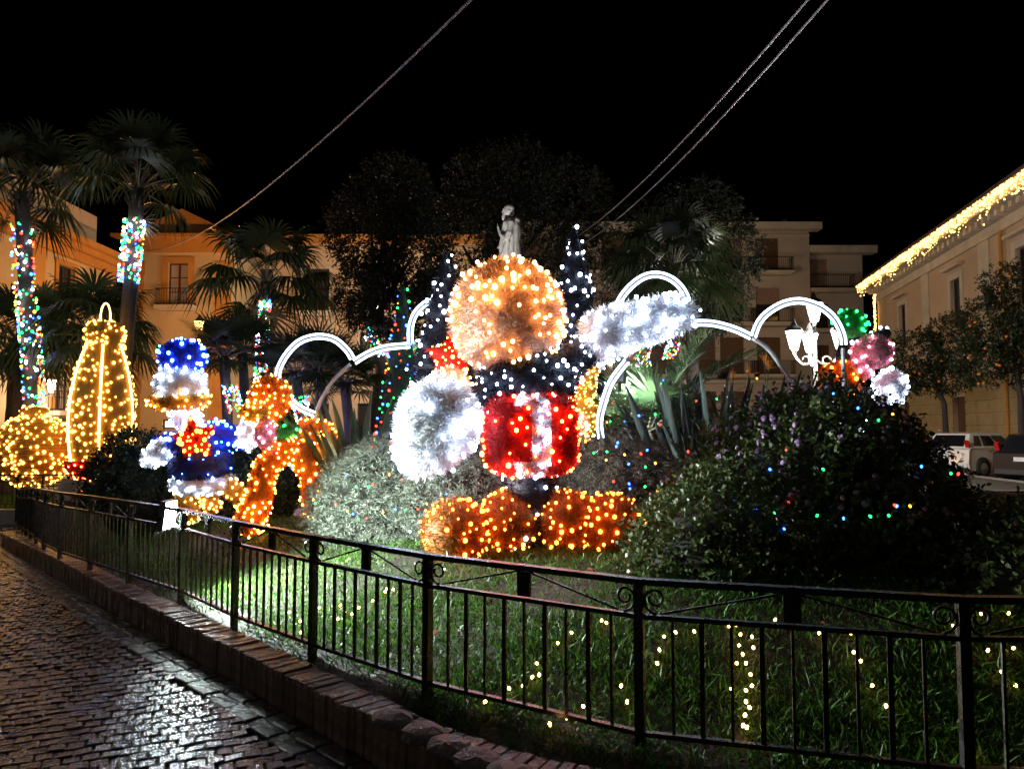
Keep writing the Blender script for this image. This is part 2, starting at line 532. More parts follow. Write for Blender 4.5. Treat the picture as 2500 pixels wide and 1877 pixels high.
# ================================================================== THE SETTING
def smooth(a, b, x):
    t = max(0.0, min(1.0, (x - a) / (b - a)))
    return t * t * (3 - 2 * t)
def drop(x, y):
    """the square falls away gently towards the side street"""
    t = -0.66 * x + 0.75 * y - 6.0
    return -min(0.5, 0.0042 * t * t) if t > 0 else 0.0
def vdrop(xy):
    t = np.maximum(0, -0.66 * xy[:, 0] + 0.75 * xy[:, 1] - 6.0)
    return -np.minimum(0.5, 0.0042 * t * t)
def PGs(px, py, h):
    q = PG(px, py, h)
    for _ in range(30):
        q = PG(px, py, h + drop(q.x, q.y))
    return q
gx = np.concatenate([[-300, -120, -60], np.arange(-40, 41, 0.8), [60, 120, 300]])
gy = np.concatenate([[-60, -20], np.arange(0, 61, 0.8), [80, 140, 400]])
GX, GY = np.meshgrid(gx, gy)
V = np.column_stack([GX.ravel(), GY.ravel()])
V = np.column_stack([V, vdrop(V) - 0.022])
nx_ = len(gx)
Fq = [(j * nx_ + i, j * nx_ + i + 1, (j + 1) * nx_ + i + 1, (j + 1) * nx_ + i) for j in range(len(gy) - 1) for i in range(nx_ - 1)]
street = obj('street', np_mesh(V, Fq, M['street'], True))
tag(street, 'dark wet street of small basalt cobbles around the flower bed', None, None, 'structure')

# main bed outline, traced on the ground along the foot of the kerb
kp = [PGs(x, y, 0.0) for x, y in ((2, 1331), (54, 1364), (150, 1420), (260, 1490), (350, 1541), (434, 1590), (515, 1636), (597, 1682), (736, 1763), (844, 1828))]
kp = [(p.x, p.y) for p in kp]
x0_, y0_ = kp[0]
TAIL = [(x0_ + 3.6, y0_ + 1.9), (x0_ + 1.9, y0_ + 1.75), (x0_ + 0.6, y0_ + 1.35), (x0_ - 0.05, y0_ + 0.7)]
OUT = [(-3.6, 15.2)] + TAIL + kp[0:] + [(-0.15, 3.25), (0.75, 2.82), (1.8, 2.52), (3.1, 2.5), (4.4, 2.85), (5.3, 3.8), (5.68, 5.0), (5.72, 6.5), (5.66, 8.0), (5.5, 9.6), (4.9, 11.6), (3.4, 13.4), (1.0, 14.4), (-1.6, 14.5)]
def resample(pts, step, closed=False):
    pts = [np.array(p, float) for p in pts]
    if closed:
        pts = pts + [pts[0]]
    # Catmull-Rom
    fine = []
    m = len(pts)
    for i in range(m - 1):
        if closed:
            p0, p1, p2, p3 = pts[(i - 1) % (m - 1)], pts[i], pts[i + 1], pts[(i + 2) % (m - 1)]
        else:
            p0, p1, p2, p3 = pts[max(0, i - 1)], pts[i], pts[i + 1], pts[min(m - 1, i + 2)]
        for k in range(24):
            t = k / 24
            fine.append(0.5 * ((2 * p1) + (-p0 + p2) * t + (2 * p0 - 5 * p1 + 4 * p2 - p3) * t * t + (-p0 + 3 * p1 - 3 * p2 + p3) * t ** 3))
    fine.append(pts[-1])
    out, acc = [fine[0]], 0.0
    for a, b in zip(fine, fine[1:]):
        d = np.linalg.norm(b - a)
        if d < 1e-9:
            continue
        while acc + d >= step:
            a = a + (b - a) * ((step - acc) / d)
            d = np.linalg.norm(b - a)
            out.append(a)
            acc = 0.0
            if d < 1e-9:
                break
        acc += d
    return np.array(out)
OUTF = resample(OUT, 0.12, True)
BC_ = np.array((-0.6, 8.2))
def edge_dist(x, y):
    return math.sqrt(((OUTF - (x, y)) ** 2).sum(axis=1).min())
def bed_z(x, y):
    d = edge_dist(x, y)
    return drop(x, y) + 0.175 + 0.05 * smooth(0.2, 0.34, d) + 0.34 * smooth(0.35, 3.2, d) + 0.015 * math.sin(2.1 * x + 1) * math.sin(1.7 * y) * smooth(0.3, 1.5, d)
def inside(x, y):
    a, b = OUTF, np.roll(OUTF, -1, axis=0)
    c = ((a[:, 1] > y) != (b[:, 1] > y)) & (x < (b[:, 0] - a[:, 0]) * (y - a[:, 1]) / (b[:, 1] - a[:, 1] + 1e-12) + a[:, 0])
    return bool(c.sum() % 2)
ts = [0.993, 0.98, 0.96, 0.93, 0.9, 0.86, 0.82, 0.77, 0.71, 0.64, 0.56, 0.47, 0.37, 0.26, 0.14, 0.02]
V, Fq = [], []
nO = len(OUTF)
for t in ts:
    for p in OUTF:
        q = BC_ + (p - BC_) * t
        V.append((q[0], q[1], bed_z(q[0], q[1])))
for i in range(len(ts) - 1):
    for k in range(nO):
        l = (k + 1) % nO
        Fq.append((i * nO + k, i * nO + l, (i + 1) * nO + l, (i + 1) * nO + k))
bed = obj('flower_bed_ground', np_mesh(V, Fq, M['soil'], True))
tag(bed, 'dark damp soil of the raised flower bed inside the iron fence', None, None, 'structure')

# bushes that stand on the lawn (centre, radii): the grass keeps clear of them
MOUNDS = []
# ---- grass
def grass_on(poly_in, zfun, n, box, name, label, near=True):
    pts = []
    while len(pts) < n:
        x = box[0] + (box[1] - box[0]) * random.random()
        y = box[2] + (box[3] - box[2]) * random.random()
        if near and random.random() > min(1.0, (3.6 / y) ** 1.5):
            continue
        if not poly_in(x, y):
            continue
        if abs(x) > 0.75 * y + 0.6:
            continue
        pts.append((x, y))
    return np.array(pts)

def fast_inside(xy):
    a, b = OUTF, np.roll(OUTF, -1, axis=0)
    x, y = xy[:, 0][:, None], xy[:, 1][:, None]
    c = ((a[:, 1][None] > y) != (b[:, 1][None] > y)) & (x < (b[:, 0] - a[:, 0])[None] * (y - a[:, 1][None]) / (b[:, 1] - a[:, 1] + 1e-12)[None] + a[:, 0][None])
    return (c.sum(axis=1) % 2) == 1
def fast_dist(xy):
    return np.sqrt(((xy[:, None, :] - OUTF[None, ::2]) ** 2).sum(axis=2).min(axis=1))
def fast_z(xy):
    d = fast_dist(xy)
    sm = lambda a, b: (lambda t: t * t * (3 - 2 * t))(np.clip((d - a) / (b - a), 0, 1))
    return vdrop(xy) + 0.175 + 0.05 * sm(0.2, 0.34) + 0.34 * sm(0.35, 3.2) + 0.015 * np.sin(2.1 * xy[:, 0] + 1) * np.sin(1.7 * xy[:, 1]) * sm(0.3, 1.5)
acc = []
tot = 0
while tot < 95000:
    xy = np.column_stack([rng.uniform(-10, 4.2, 70000), rng.uniform(2.6, 14.0, 70000)])
    keep = rng.random(len(xy)) < np.minimum(1, (3.8 / xy[:, 1]) ** 1.6)
    keep &= np.abs(xy[:, 0]) < 0.74 * xy[:, 1] + 0.5
    xy = xy[keep]
    # patchy lawn: thin, bare earth near the fence on the shaded side
    patch = np.sin(xy[:, 0] * 2.3 + 0.7) * np.sin(xy[:, 1] * 2.9 + 1.1) + 0.6 * np.sin(xy[:, 0] * 5.1) * np.sin(xy[:, 1] * 4.3)
    xy = xy[rng.random(len(xy)) < np.clip(0.75 + 0.45 * patch, 0.12, 1)]
    xy = xy[fast_inside(xy)]
    xy = xy[fast_dist(xy) > 0.24]
    acc.append(xy)
    tot += len(xy)
xy = np.vstack(acc)[:95000]
z = fast_z(xy)
p = np.column_stack([xy, z - 0.005])
n = len(p)
d = unit(np.column_stack([rng.normal(0, 0.45, n), rng.normal(0, 0.45, n), np.ones(n)]))
L = 0.035 + 0.055 * rng.random(n) ** 1.5 + 0.07 * (rng.random(n) < 0.03)
bend = np.column_stack([rng.normal(0, 0.35, n), rng.normal(0, 0.35, n), -0.2 * rng.random(n)])
V, Fq = blades(p, d, L, 0.0065 + 0.004 * rng.random(n), bend)
lawn = obj('grass', np_mesh(V, Fq, M['grass']))
tag(lawn, 'wet green lawn growing inside the iron fence', 'grass', None, 'stuff')

# ---- kerb of bricks on end
import bmesh
def chamfer_box(h, b, seed=None, jit=0.0):
    bm = bmesh.new()
    bmesh.ops.create_cube(bm, size=1.0)
    for v in bm.verts:
        v.co = Vector((v.co.x * 2 * h[0], v.co.y * 2 * h[1], v.co.z * 2 * h[2]))
    if jit:
        r = random.Random(seed)
        for v in bm.verts:
            v.co += Vector((r.uniform(-jit, jit), r.uniform(-jit, jit), r.uniform(-jit, jit)))
    bmesh.ops.bevel(bm, geom=list(bm.edges), offset=b, segments=1, affect='EDGES', profile=0.5)
    me = bpy.data.meshes.new('block')
    bm.to_mesh(me)
    bm.free()
    return me
def centred(me, m):
    me.materials.append(m)
    return me
i0 = 0
kb = resample(TAIL[1:] + kp + [(-0.15, 3.25), (0.75, 2.82), (1.8, 2.52)], 0.0715)
kerb_core = MB()
tang = np.gradient(kb, axis=0)
tang = tang / np.linalg.norm(tang, axis=1)[:, None]
nrm = np.column_stack([-tang[:, 1], tang[:, 0]])          # towards the bed
strip = []
for q, nv in zip(kb, nrm):
    a, b = q + nv * 0.012, q + nv * 0.205
    strip.append((a, b))
Vk, Fk = [], []
for a, b in strip:
    dz = drop(*a)
    Vk += [(a[0], a[1], dz - 0.02), (a[0], a[1], dz + 0.205), (b[0], b[1], dz + 0.205), (b[0], b[1], dz - 0.02)]
for i in range(len(strip) - 1):
    for k in range(4):
        l = (k + 1) % 4
        Fk.append((4 * i + k, 4 * (i + 1) + k, 4 * (i + 1) + l, 4 * i + l))
kerb = obj('kerb', np_mesh(Vk, Fk, M['mortar']))
tag(kerb, 'low kerb of bricks set on end around the flower bed', None, None, 'structure')
bricks = [centred(chamfer_box((0.0325, 0.10, 0.113), 0.006, s, 0.004), M['brick']) for s in range(5)]
for i in range(len(kb)):
    q = kb[i] + nrm[i] * 0.102
    o = obj('brick', bricks[i % 5], kerb, (q[0], q[1], drop(*q) + 0.106 + random.uniform(-0.007, 0.006)),
            (random.uniform(-0.03, 0.03), random.uniform(-0.03, 0.03), math.atan2(tang[i][1], tang[i][0]) + random.uniform(-0.03, 0.03)))
# rough cap stones towards the near end of the kerb
def rock(r, seed):
    rr = random.Random(seed)
    bm = bmesh.new()
    bmesh.ops.create_icosphere(bm, subdivisions=2, radius=1.0)
    for v in bm.verts:
        k = 1 + rr.uniform(-0.14, 0.14)
        v.co = Vector((v.co.x * r[0] * k, v.co.y * r[1] * k, v.co.z * r[2] * k))
    me = bpy.data.meshes.new('rock')
    bm.to_mesh(me)
    bm.free()
    me.materials.append(M['stone'])
    return me
for i, (x, y) in enumerate(((955, 1760), (1030, 1795), (1095, 1830), (1165, 1862), (1245, 1895), (1330, 1925))):
    q = PG(x, y, 0.23)
    obj('cap_stone', rock((0.11, 0.085, 0.045), i), kerb, (q.x, q.y + 0.02, 0.232), (0, 0, -0.6 + 0.3 * random.random()))

# ---- gutter slabs and cobbles
gut = [centred(chamfer_box((0.14, 0.055, 0.02), 0.007, s, 0.006), M['gutter']) for s in range(4)]
gp = resample([tuple(k) for k in kb], 0.29)
tg = np.gradient(gp, axis=0); tg = tg / np.linalg.norm(tg, axis=1)[:, None]
ng = np.column_stack([-tg[:, 1], tg[:, 0]])
for row in (0, 1):
    for i in range(len(gp)):
        q = gp[i] - ng[i] * (0.062 + 0.12 * row)
        obj('gutter_slab', gut[(i + row) % 4], street, (q[0], q[1], drop(*q) - 0.012 + random.uniform(-0.004, 0.003)),
            (0, 0, math.atan2(tg[i][1], tg[i][0]) + (0.02 if row else 0)))
cob = [centred(chamfer_box((0.0415, 0.0455, 0.03), 0.008, s, 0.004), M['cobble']) for s in range(6)]
spots = []
ca, sa = math.cos(R(24)), math.sin(R(24))
GP2 = gp
for i in range(-150, 150):
    for j in range(-150, 150):
        u = i * 0.088 + (0.044 if j % 2 else 0)
        v = j * 0.096
        x, y = -4.0 + u * ca - v * sa, 7.5 + u * sa + v * ca
        if y < 2.3 or y > 17 or x < -0.74 * y - 0.9 or x > 1.4:
            continue
        k = ((kb - (x, y)) ** 2).sum(axis=1).argmin()
        s = float(np.dot(np.array((x, y)) - kb[k], nrm[k]))
        if s > -0.235 or k < 3:
            continue
        spots.append((x, y))
spots.sort(key=lambda q: q[0] ** 2 + q[1] ** 2)
vis = [q for q in spots if q[1] > 3.45 and abs(q[0]) < 0.71 * q[1]]
vset = set(vis[:300])
rest = [q for q in spots if q not in vset]
for k, (x, y) in enumerate(vis[:300]):
    obj('cobble', cob[k % 6], street, (x, y, drop(x, y) - 0.028 + random.uniform(-0.005, 0.004)), (random.uniform(-0.05, 0.05), random.uniform(-0.05, 0.05), R(24) + random.uniform(-0.08, 0.08) + math.pi / 2 * random.randint(0, 1)))
cv = []
for me in cob:
    a = np.zeros(len(me.vertices) * 3)
    me.vertices.foreach_get('co', a)
    cv.append((a.reshape(-1, 3), [tuple(pl.vertices) for pl in me.polygons]))
mb = MB()
for k, (x, y) in enumerate(rest):
    a, f = cv[k % 6]
    t = R(24) + random.uniform(-0.08, 0.08)
    c_, s_ = math.cos(t), math.sin(t)
    tx, ty = random.uniform(-0.05, 0.05), random.uniform(-0.05, 0.05)
    zz = drop(x, y) - 0.028 + random.uniform(-0.005, 0.004)
    VV = [(x + p[0] * c_ - p[1] * s_, y + p[0] * s_ + p[1] * c_, zz + p[2] + p[0] * tx + p[1] * ty) for p in a]
    mb.add(VV, f)
mb.build('cobbles', M['cobble'], street, kind='stuff')

# ---- second bed behind the path, and the bed under the trees
def plain_bed(pts, name, label, z=0.3, m='soil', zb=0.0):
    mb = MB()
    n = len(pts)
    mb.add([(x, y, z) for x, y in pts], [tuple(range(n))])
    o = mb.build(name, M[m])
    tag(o, label, None, None, 'structure')
    k = MB()
    for i in range(n):
        a, b = Vector((*pts[i], (z + zb) / 2)), Vector((*pts[(i + 1) % n], (z + zb) / 2))
        k.bar(a, b, 0.2, z - zb + 0.06)
    k.build('kerb_stone', M['stone'], o)
    return o
bedB = plain_bed([(-18.0, 16.6), (-5.0, 16.9), (-4.4, 21.2), (-18.0, 23.0)], 'lawn_ground', 'raised lawn under the gold ornaments across the path', -0.2, zb=-0.55)
xy = np.column_stack([rng.uniform(-15.5, -5.4, 26000), rng.uniform(16.9, 20.5, 26000)])
p = np.column_stack([xy, np.full(len(xy), -0.205)])
n = len(p)
d = unit(np.column_stack([rng.normal(0, 0.4, n), rng.normal(0, 0.4, n), np.ones(n)]))
V, Fq = blades(p, d, 0.06 + 0.06 * rng.random(n), 0.012, None)
tag(obj('grass', np_mesh(V, Fq, M['grass'])), 'short grass of the small lawn under the gold ornaments', 'grass', None, 'stuff')
bedC = plain_bed([(-3.4, 15.8), (12.5, 15.8), (13.5, 26.0), (-9.5, 27.0), (-9.0, 21.5), (-3.4, 20.2)], 'tree_bed_ground', 'raised earth bed under the dark trees and the statue', 0.3)

# ================================================================== IRON FENCE
TOPZ, MIDZ, BOTZ = 0.965, 0.81, 0.30
def fence(posts, label, nb=9, ground=None, group=None, panels=None, z0=0.0):
    f = empty('iron_fence', (posts[0][0], posts[0][1], 0), 0, label, 'fence', group)
    org = Vector(f.location)
    W = lambda p, z: Vector((p[0], p[1], z + z0 + (drop(p[0], p[1]) if ground else 0.0))) - org
    post_me = None
    for i, q in enumerate(posts):
        g = (ground(q[0], q[1]) - drop(q[0], q[1]) if ground else -0.2 - z0) - 0.05
        a = MB()
        t = np.array(posts[min(i + 1, len(posts) - 1)]) - np.array(posts[max(0, i - 1)])
        rot = Matrix.Rotation(math.atan2(t[1], t[0]), 3, 'Z')
        a.box(W(q, (g + TOPZ - 0.014) / 2), (0.021, 0.021, (TOPZ - 0.014 - g) / 2), rot)
        a.build('post', M['iron'], f)
    for i in range(len(posts) - 1):
        a, b = np.array(posts[i]), np.array(posts[i + 1])
        L = np.linalg.norm(b - a)
        t = (b - a) / L
        T = Vector((t[0], t[1], 0))
        rot = Matrix.Rotation(math.atan2(t[1], t[0]), 3, 'Z')
        for nm, zz, ww, hh, ex in (('top_rail', TOPZ, 0.05, 0.026, 0.0), ('middle_rail', MIDZ, 0.03, 0.02, -0.021), ('bottom_rail', BOTZ, 0.03, 0.02, -0.021)):
            m_ = MB()
            m_.bar(W(a - t * ex, zz), W(b + t * ex, zz), ww, hh)
            m_.build(nm, M['iron'], f)
        for k in range(nb):
            q = a + t * (0.021 + (L - 0.042) * (k + 1) / (nb + 1))
            m_ = MB()
            s = 0.0105 if k % 2 else 0.006
            m_.box(W(q, (BOTZ + MIDZ) / 2), (s, 0.006, (MIDZ - BOTZ) / 2 - 0.0102), rot)
            m_.build('baluster', M['iron'], f)
        c = (a + b) / 2
        pw, ph = 0.036, 0.060
        m_ = MB()
        m_.box(W(c, TOPZ - 0.018 - ph), (pw, 0.009, ph), rot)
        pq = m_.build('plaque', M['iron'], f)
        m_ = MB()
        for r_ in range(3):
            for s_ in range(4):
                cc = W(c, TOPZ - 0.045 - r_ * 0.03) + T * ((s_ - 1.5) * 0.015) + Vector((t[1], -t[0], 0)) * 0.0105
                m_.box(cc, (0.0045, 0.002, 0.009), rot)
        m_.build('relief', M['iron'], pq)
        for sg in (-1, 1):
            e = c + t * sg * (L / 2 - 0.10)
            s = c + t * sg * pw
            m_ = MB()
            m_.bar(W(s, TOPZ - 0.02), W(e, MIDZ + 0.018), 0.009, 0.009)
            m_.build('brace', M['iron'], f)
            pc = (a if sg < 0 else b)
            pts = []
            for k in range(30):      # C scroll beside the post
                u = k / 29
                ang = -math.pi / 2 + u * 2 * math.pi * 1.35
                r = 0.058 * (1 - 0.72 * u)
                cx = 0.075 - 0.012 * u
                pts.append(W(pc - t * sg * (cx - r * math.cos(ang) * 1.0), MIDZ + 0.072 + 0.012 * u + r * math.sin(ang)))
            m_ = MB()
            m_.tube(pts, 0.0065, 5)
            m_.build('scroll', M['iron'], f, smooth=True)
    return f
fp = [PG(x, y, TOPZ) for x, y in ((577, 1275), (767, 1310), (1045, 1357), (1560, 1418), (2349, 1462))]
fp = [(p.x, p.y) for p in fp]
cn = PGs(43, 1190, TOPZ); cn = (cn.x, cn.y)
fl_ = [PGs(x, y, TOPZ) for x, y in ((577, 1275), (443, 1244), (344, 1229), (267, 1219), (187, 1207), (110, 1197), (43, 1190))]
run = resample([(p.x, p.y) for p in fl_], 0.02)
npan = max(4, int(round(len(run) * 0.02 / 1.15)))
left = [tuple(run[int(round((len(run) - 1) * k / npan))]) for k in range(npan, 0, -1)]
back = [(cn[0] + 2.6, cn[1] + 1.45), (cn[0] + 1.5, cn[1] + 1.2), (cn[0] + 0.55, cn[1] + 0.75)]
right = [(3.15, 2.95), (4.25, 3.35), (4.98, 4.25), (5.22, 5.4), (5.24, 6.6), (5.2, 7.8), (5.08, 9.0), (4.8, 10.2)]
fence(back + left + fp + right, 'long black wrought iron fence with scrolls around the large flower bed', 9, bed_z)
fence([(-14.2 + 1.15 * k, 16.95 + 0.02 * k) for k in range(8)], 'short black iron fence in front of the gold ornaments', 9, None, z0=-0.38)

# ================================================================== BUILDINGS
def facade(parent, width, height, depth, openings, wm, name='wall', z0=-0.6):
    """wall with real openings; local x along the front, front faces -y"""
    us = sorted({0.0, width, *[o[0] for o in openings], *[o[1] for o in openings]})
    zs = sorted({z0, height, *[o[2] for o in openings], *[o[3] for o in openings]})
    mb = MB()
    for i in range(len(us) - 1):
        for j in range(len(zs) - 1):
            uc, zc = (us[i] + us[i + 1]) / 2, (zs[j] + zs[j + 1]) / 2
            if any(o[0] < uc < o[1] and o[2] < zc < o[3] for o in openings):
                continue
            mb.add([(us[i], 0, zs[j]), (us[i + 1], 0, zs[j]), (us[i + 1], 0, zs[j + 1]), (us[i], 0, zs[j + 1])], [(0, 1, 2, 3)])
    for a, b, c, d in [o[:4] for o in openings]:
        r = 0.28
        mb.add([(a, 0, c), (b, 0, c), (b, 0, d), (a, 0, d), (a, r, c), (b, r, c), (b, r, d), (a, r, d)],
               [(0, 4, 5, 1), (1, 5, 6, 2), (2, 6, 7, 3), (3, 7, 4, 0)])
    mb.add([(0, 0, z0), (0, depth, z0), (0, depth, height), (0, 0, height), (width, 0, z0), (width, depth, z0), (width, depth, height), (width, 0, height)],
           [(0, 3, 2, 1), (4, 5, 6, 7), (1, 2, 6, 5), (3, 7, 6, 2)])
    return mb.build(name, wm, parent)
def window(parent, o, frame='wood_dark', fill='pane', panes=(2, 3), surround=None, sur_w=0.18, sill=True, y=0.16):
    a, b, c, d = o[:4]
    mb = MB()
    fw = 0.07
    mb.box(((a + fw / 2), y, (c + d) / 2), (fw / 2, 0.04, (d - c) / 2))
    mb.box(((b - fw / 2), y, (c + d) / 2), (fw / 2, 0.04, (d - c) / 2))
    mb.box(((a + b) / 2, y, c + fw / 2), ((b - a) / 2 - fw, 0.038, fw / 2))
    mb.box(((a + b) / 2, y, d - fw / 2), ((b - a) / 2 - fw, 0.038, fw / 2))
    for i in range(1, panes[0]):
        u = a + (b - a) * i / panes[0]
        mb.box((u, y, (c + d) / 2), (0.045, 0.036, (d - c) / 2 - fw))
    for j in range(1, panes[1]):
        zz = c + (d - c) * j / panes[1]
        mb.box(((a + b) / 2, y, zz), ((b - a) / 2 - fw, 0.03, 0.02))
    wnd = mb.build('window', M[frame], parent)
    nx, nz = panes
    for i in range(nx):
        for j in range(nz):
            m_ = MB()
            u0, u1 = a + (b - a) * i / nx, a + (b - a) * (i + 1) / nx
            z0, z1 = c + (d - c) * j / nz, c + (d - c) * (j + 1) / nz
            m_.add([(u0, y + 0.01, z0), (u1, y + 0.01, z0), (u1, y + 0.01, z1), (u0, y + 0.01, z1)], [(0, 1, 2, 3)])
            m_.build('pane', M[fill], wnd)
    if surround:
        s = MB()
        w_ = sur_w
        s.box((a - w_ / 2, -0.03, (c + d) / 2), (w_ / 2, 0.035, (d - c) / 2))
        s.box((b + w_ / 2, -0.03, (c + d) / 2), (w_ / 2, 0.035, (d - c) / 2))
        s.box(((a + b) / 2, -0.034, d + w_ / 2), ((b - a) / 2 + w_, 0.04, w_ / 2))
        s.build('surround', M[surround], wnd)
    if sill:
        s = MB()
        s.box(((a + b) / 2, -0.05, c - 0.05), ((b - a) / 2 + 0.12, 0.09, 0.045))
        s.build('sill', M['trim'], wnd)
    return wnd
def shutter(parent, o, m='shutter', drop=1.0, glass='pane'):
    a, b, c, d = o[:4]
    s = MB()
    zt = d - (d - c) * drop
    n = max(4, int((d - zt) / 0.12))
    for k in range(n):
        z1 = d - (d - zt) * k / n
        z0 = d - (d - zt) * (k + 1) / n
        s.box(((a + b) / 2, 0.17 + 0.0, (z0 + z1) / 2), ((b - a) / 2, 0.02, (z1 - z0) / 2 - 0.008))
    s.box(((a + b) / 2, 0.195, (zt + d) / 2), ((b - a) / 2, 0.01, (d - zt) / 2))
    sh = s.build('shutter', M[m], parent)
    if drop < 1:
        window(parent, (a, b, c, zt), 'wood_dark', glass, (2, 1), sill=False, y=0.2)
    return sh
def balcony(parent, u0, u1, z, dep=0.9, rail_h=0.95, slab='trim', n=None, brackets=True):
    s = MB()
    s.box(((u0 + u1) / 2, -dep / 2, z - 0.09), ((u1 - u0) / 2, dep / 2, 0.09))
    s.box(((u0 + u1) / 2, -dep / 2 + 0.05, z - 0.22), ((u1 - u0) / 2 - 0.1, dep / 2 - 0.06, 0.038))
    bal = s.build('balcony', M[slab], parent)
    r = MB()
    pts = [(u0 + 0.05, -0.02), (u0 + 0.05, -dep + 0.05), (u1 - 0.05, -dep + 0.05), (u1 - 0.05, -0.02)]
    for a, b in zip(pts, pts[1:]):
        for zz in (z + 0.08, z + rail_h):
            r.bar((a[0], a[1], zz), (b[0], b[1], zz), 0.04)
        L = math.hypot(b[0] - a[0], b[1] - a[1])
        m = max(2, int(L / 0.13))
        for k in range(m + 1):
            q = (a[0] + (b[0] - a[0]) * k / m, a[1] + (b[1] - a[1]) * k / m)
            r.bar((q[0], q[1], z + 0.01), (q[0], q[1], z + rail_h - 0.02), 0.018)
    r.build('railing', M['iron'], bal)
    if brackets:
        for u in (u0 + 0.3, u1 - 0.3):
            b_ = MB()
            prof = [(0, -0.27), (-dep * 0.7, -0.27), (-dep * 0.62, -0.4), (-dep * 0.3, -0.46), (-0.12, -0.75), (0, -0.8)]
            n_ = len(prof)
            VV = [(u - 0.08, y, z + q) for y, q in prof] + [(u + 0.08, y, z + q) for y, q in prof]
            b_.add(VV, [tuple(range(n_)), tuple(range(n_, 2 * n_))[::-1]] + [(k, (k + 1) % n_ + 0, (k + 1) % n_ + n_, k + n_) for k in range(n_)])
            b_.build('bracket', M[slab], bal)
    return bal
def band(parent, u0, u1, z0, z1, proud, m, name='cornice', y0=0.0):
    s = MB()
    s.box(((u0 + u1) / 2, y0 - proud / 2 + 0.001, (z0 + z1) / 2), ((u1 - u0) / 2, proud / 2, (z1 - z0) / 2))
    return s.build(name, M[m], parent)

# cream house with balconies in the middle
YC = 40.0
hz = lambda y, Y=YC: 1.65 + (1045 - y) * Y / 1800
hx = lambda x, Y=YC: (x - 1250) * Y / 1800
X0 = hx(556)
b1 = empty('cream_house', (X0, YC, 0), 0, 'cream stucco house with balconies behind the palms and the bare tree', 'building')
W1 = hx(1180) - X0
ops = []
for xc in (632, 770, 907, 1045):
    uc = hx(xc) - X0
    ops.append((uc - 0.66, uc + 0.66, hz(762), hz(652), 'top'))
    ops.append((uc - 0.66, uc + 0.66, hz(915), hz(808), 'mid'))
    ops.append((uc - 0.75, uc + 0.75, 0.2, 3.0, 'low'))
facade(b1, W1, hz(590), 9, ops, M['wall_cream'])
for o in ops:
    if o[4] == 'low':
        window(b1, o, 'wood_dark', 'pane', (2, 2), 'trim', sill=False)
    else:
        window(b1, o, 'wood_dark', 'pane_curtain' if o[4] == 'mid' and o[0] > 5 else 'pane', (2, 3), 'trim', 0.14, sill=False)
        if o[4] == 'top':
            balcony(b1, o[0] - 0.35, o[1] + 0.35, o[2])
balcony(b1, hx(790) - X0, hx(1100) - X0, hz(921), 0.9)
balcony(b1, hx(600) - X0, hx(668) - X0, hz(921), 0.9)
band(b1, -0.3, W1 + 0.3, hz(590), hz(573), 0.6, 'trim_orange')
band(b1, 0, W1, hz(602), hz(598), 0.12, 'trim', 'string_course')
band(b1, 0, W1, hz(950), hz(938), 0.12, 'trim', 'string_course')
s = MB(); s.box((W1 / 2, 4.6, hz(573) + 0.12), (W1 / 2, 4.4, 0.12)); s.build('roof', M['roof'], b1)

# orange house with a pediment
YO = 36.0
X0 = hx(302, YO)
W2 = hx(560, YO) - X0
b2 = empty('pediment_house', (X0, YO, 0), 0, 'orange house with a triangular pediment and one tall red framed window', 'building')
zt = hz(612, YO)
wu = hx(427, YO) - X0
ops = [(wu - 0.5, wu + 0.5, hz(745, YO), hz(638, YO)), (wu - 0.75, wu - 0.1, hz(935, YO), hz(890, YO)), (wu - 0.6, wu + 0.9, hz(1046, YO), hz(1024, YO)), (wu - 0.6, wu + 0.7, 0.1, 1.2)]
facade(b2, W2, zt, 8, ops[:3], M['wall_yellow'])
window(b2, ops[0], 'wood', 'pane_curtain', (2, 3), 'trim_orange', 0.3, sill=False)
window(b2, ops[1], 'wood_dark', 'pane', (2, 2), None)
window(b2, ops[2], 'wood_dark', 'lit_window', (2, 1), None, sill=False)
balcony(b2, ops[0][0] - 0.45, ops[0][1] + 0.45, ops[0][2], 0.5, 0.8, brackets=False)
band(b2, -0.12, W2 + 0.12, zt, hz(580, YO), 0.22, 'trim_orange', 'frieze')
band(b2, -0.55, W2 + 0.5, hz(580, YO), hz(572, YO), 0.7, 'trim_orange')
for u in (0.45, W2 - 0.45):
    for k in range(12):
        s = MB(); s.box((u, -0.03, 1.6 + 0.72 * k), (0.42 if k % 2 else 0.36, 0.03, 0.34)); s.build('quoin', M['trim_orange'] if k > 4 else M['wall_orange'], b2)
pz0, pz1 = hz(572, YO), hz(503, YO)
pm = (hx(433, YO) - X0)
s = MB()
for y in (-0.1, 0.4):
    s.add([(-0.3, y, pz0), (W2 + 0.3, y, pz0), (pm, y, pz1)], [(0, 1, 2)])
s.add([(-0.3, -0.1, pz0), (pm, -0.1, pz1), (pm, 8, pz1), (-0.3, 8, pz0)], [(0, 1, 2, 3)])
s.add([(W2 + 0.3, -0.1, pz0), (pm, -0.1, pz1), (pm, 8, pz1), (W2 + 0.3, 8, pz0)], [(0, 3, 2, 1)])
ped = s.build('pediment', M['wall_orange'], b2)
s = MB(); s.box((pm, -0.11, hz(548, YO)), (0.22, 0.03, 0.35)); s.build('attic_window', M['plastic'], ped)

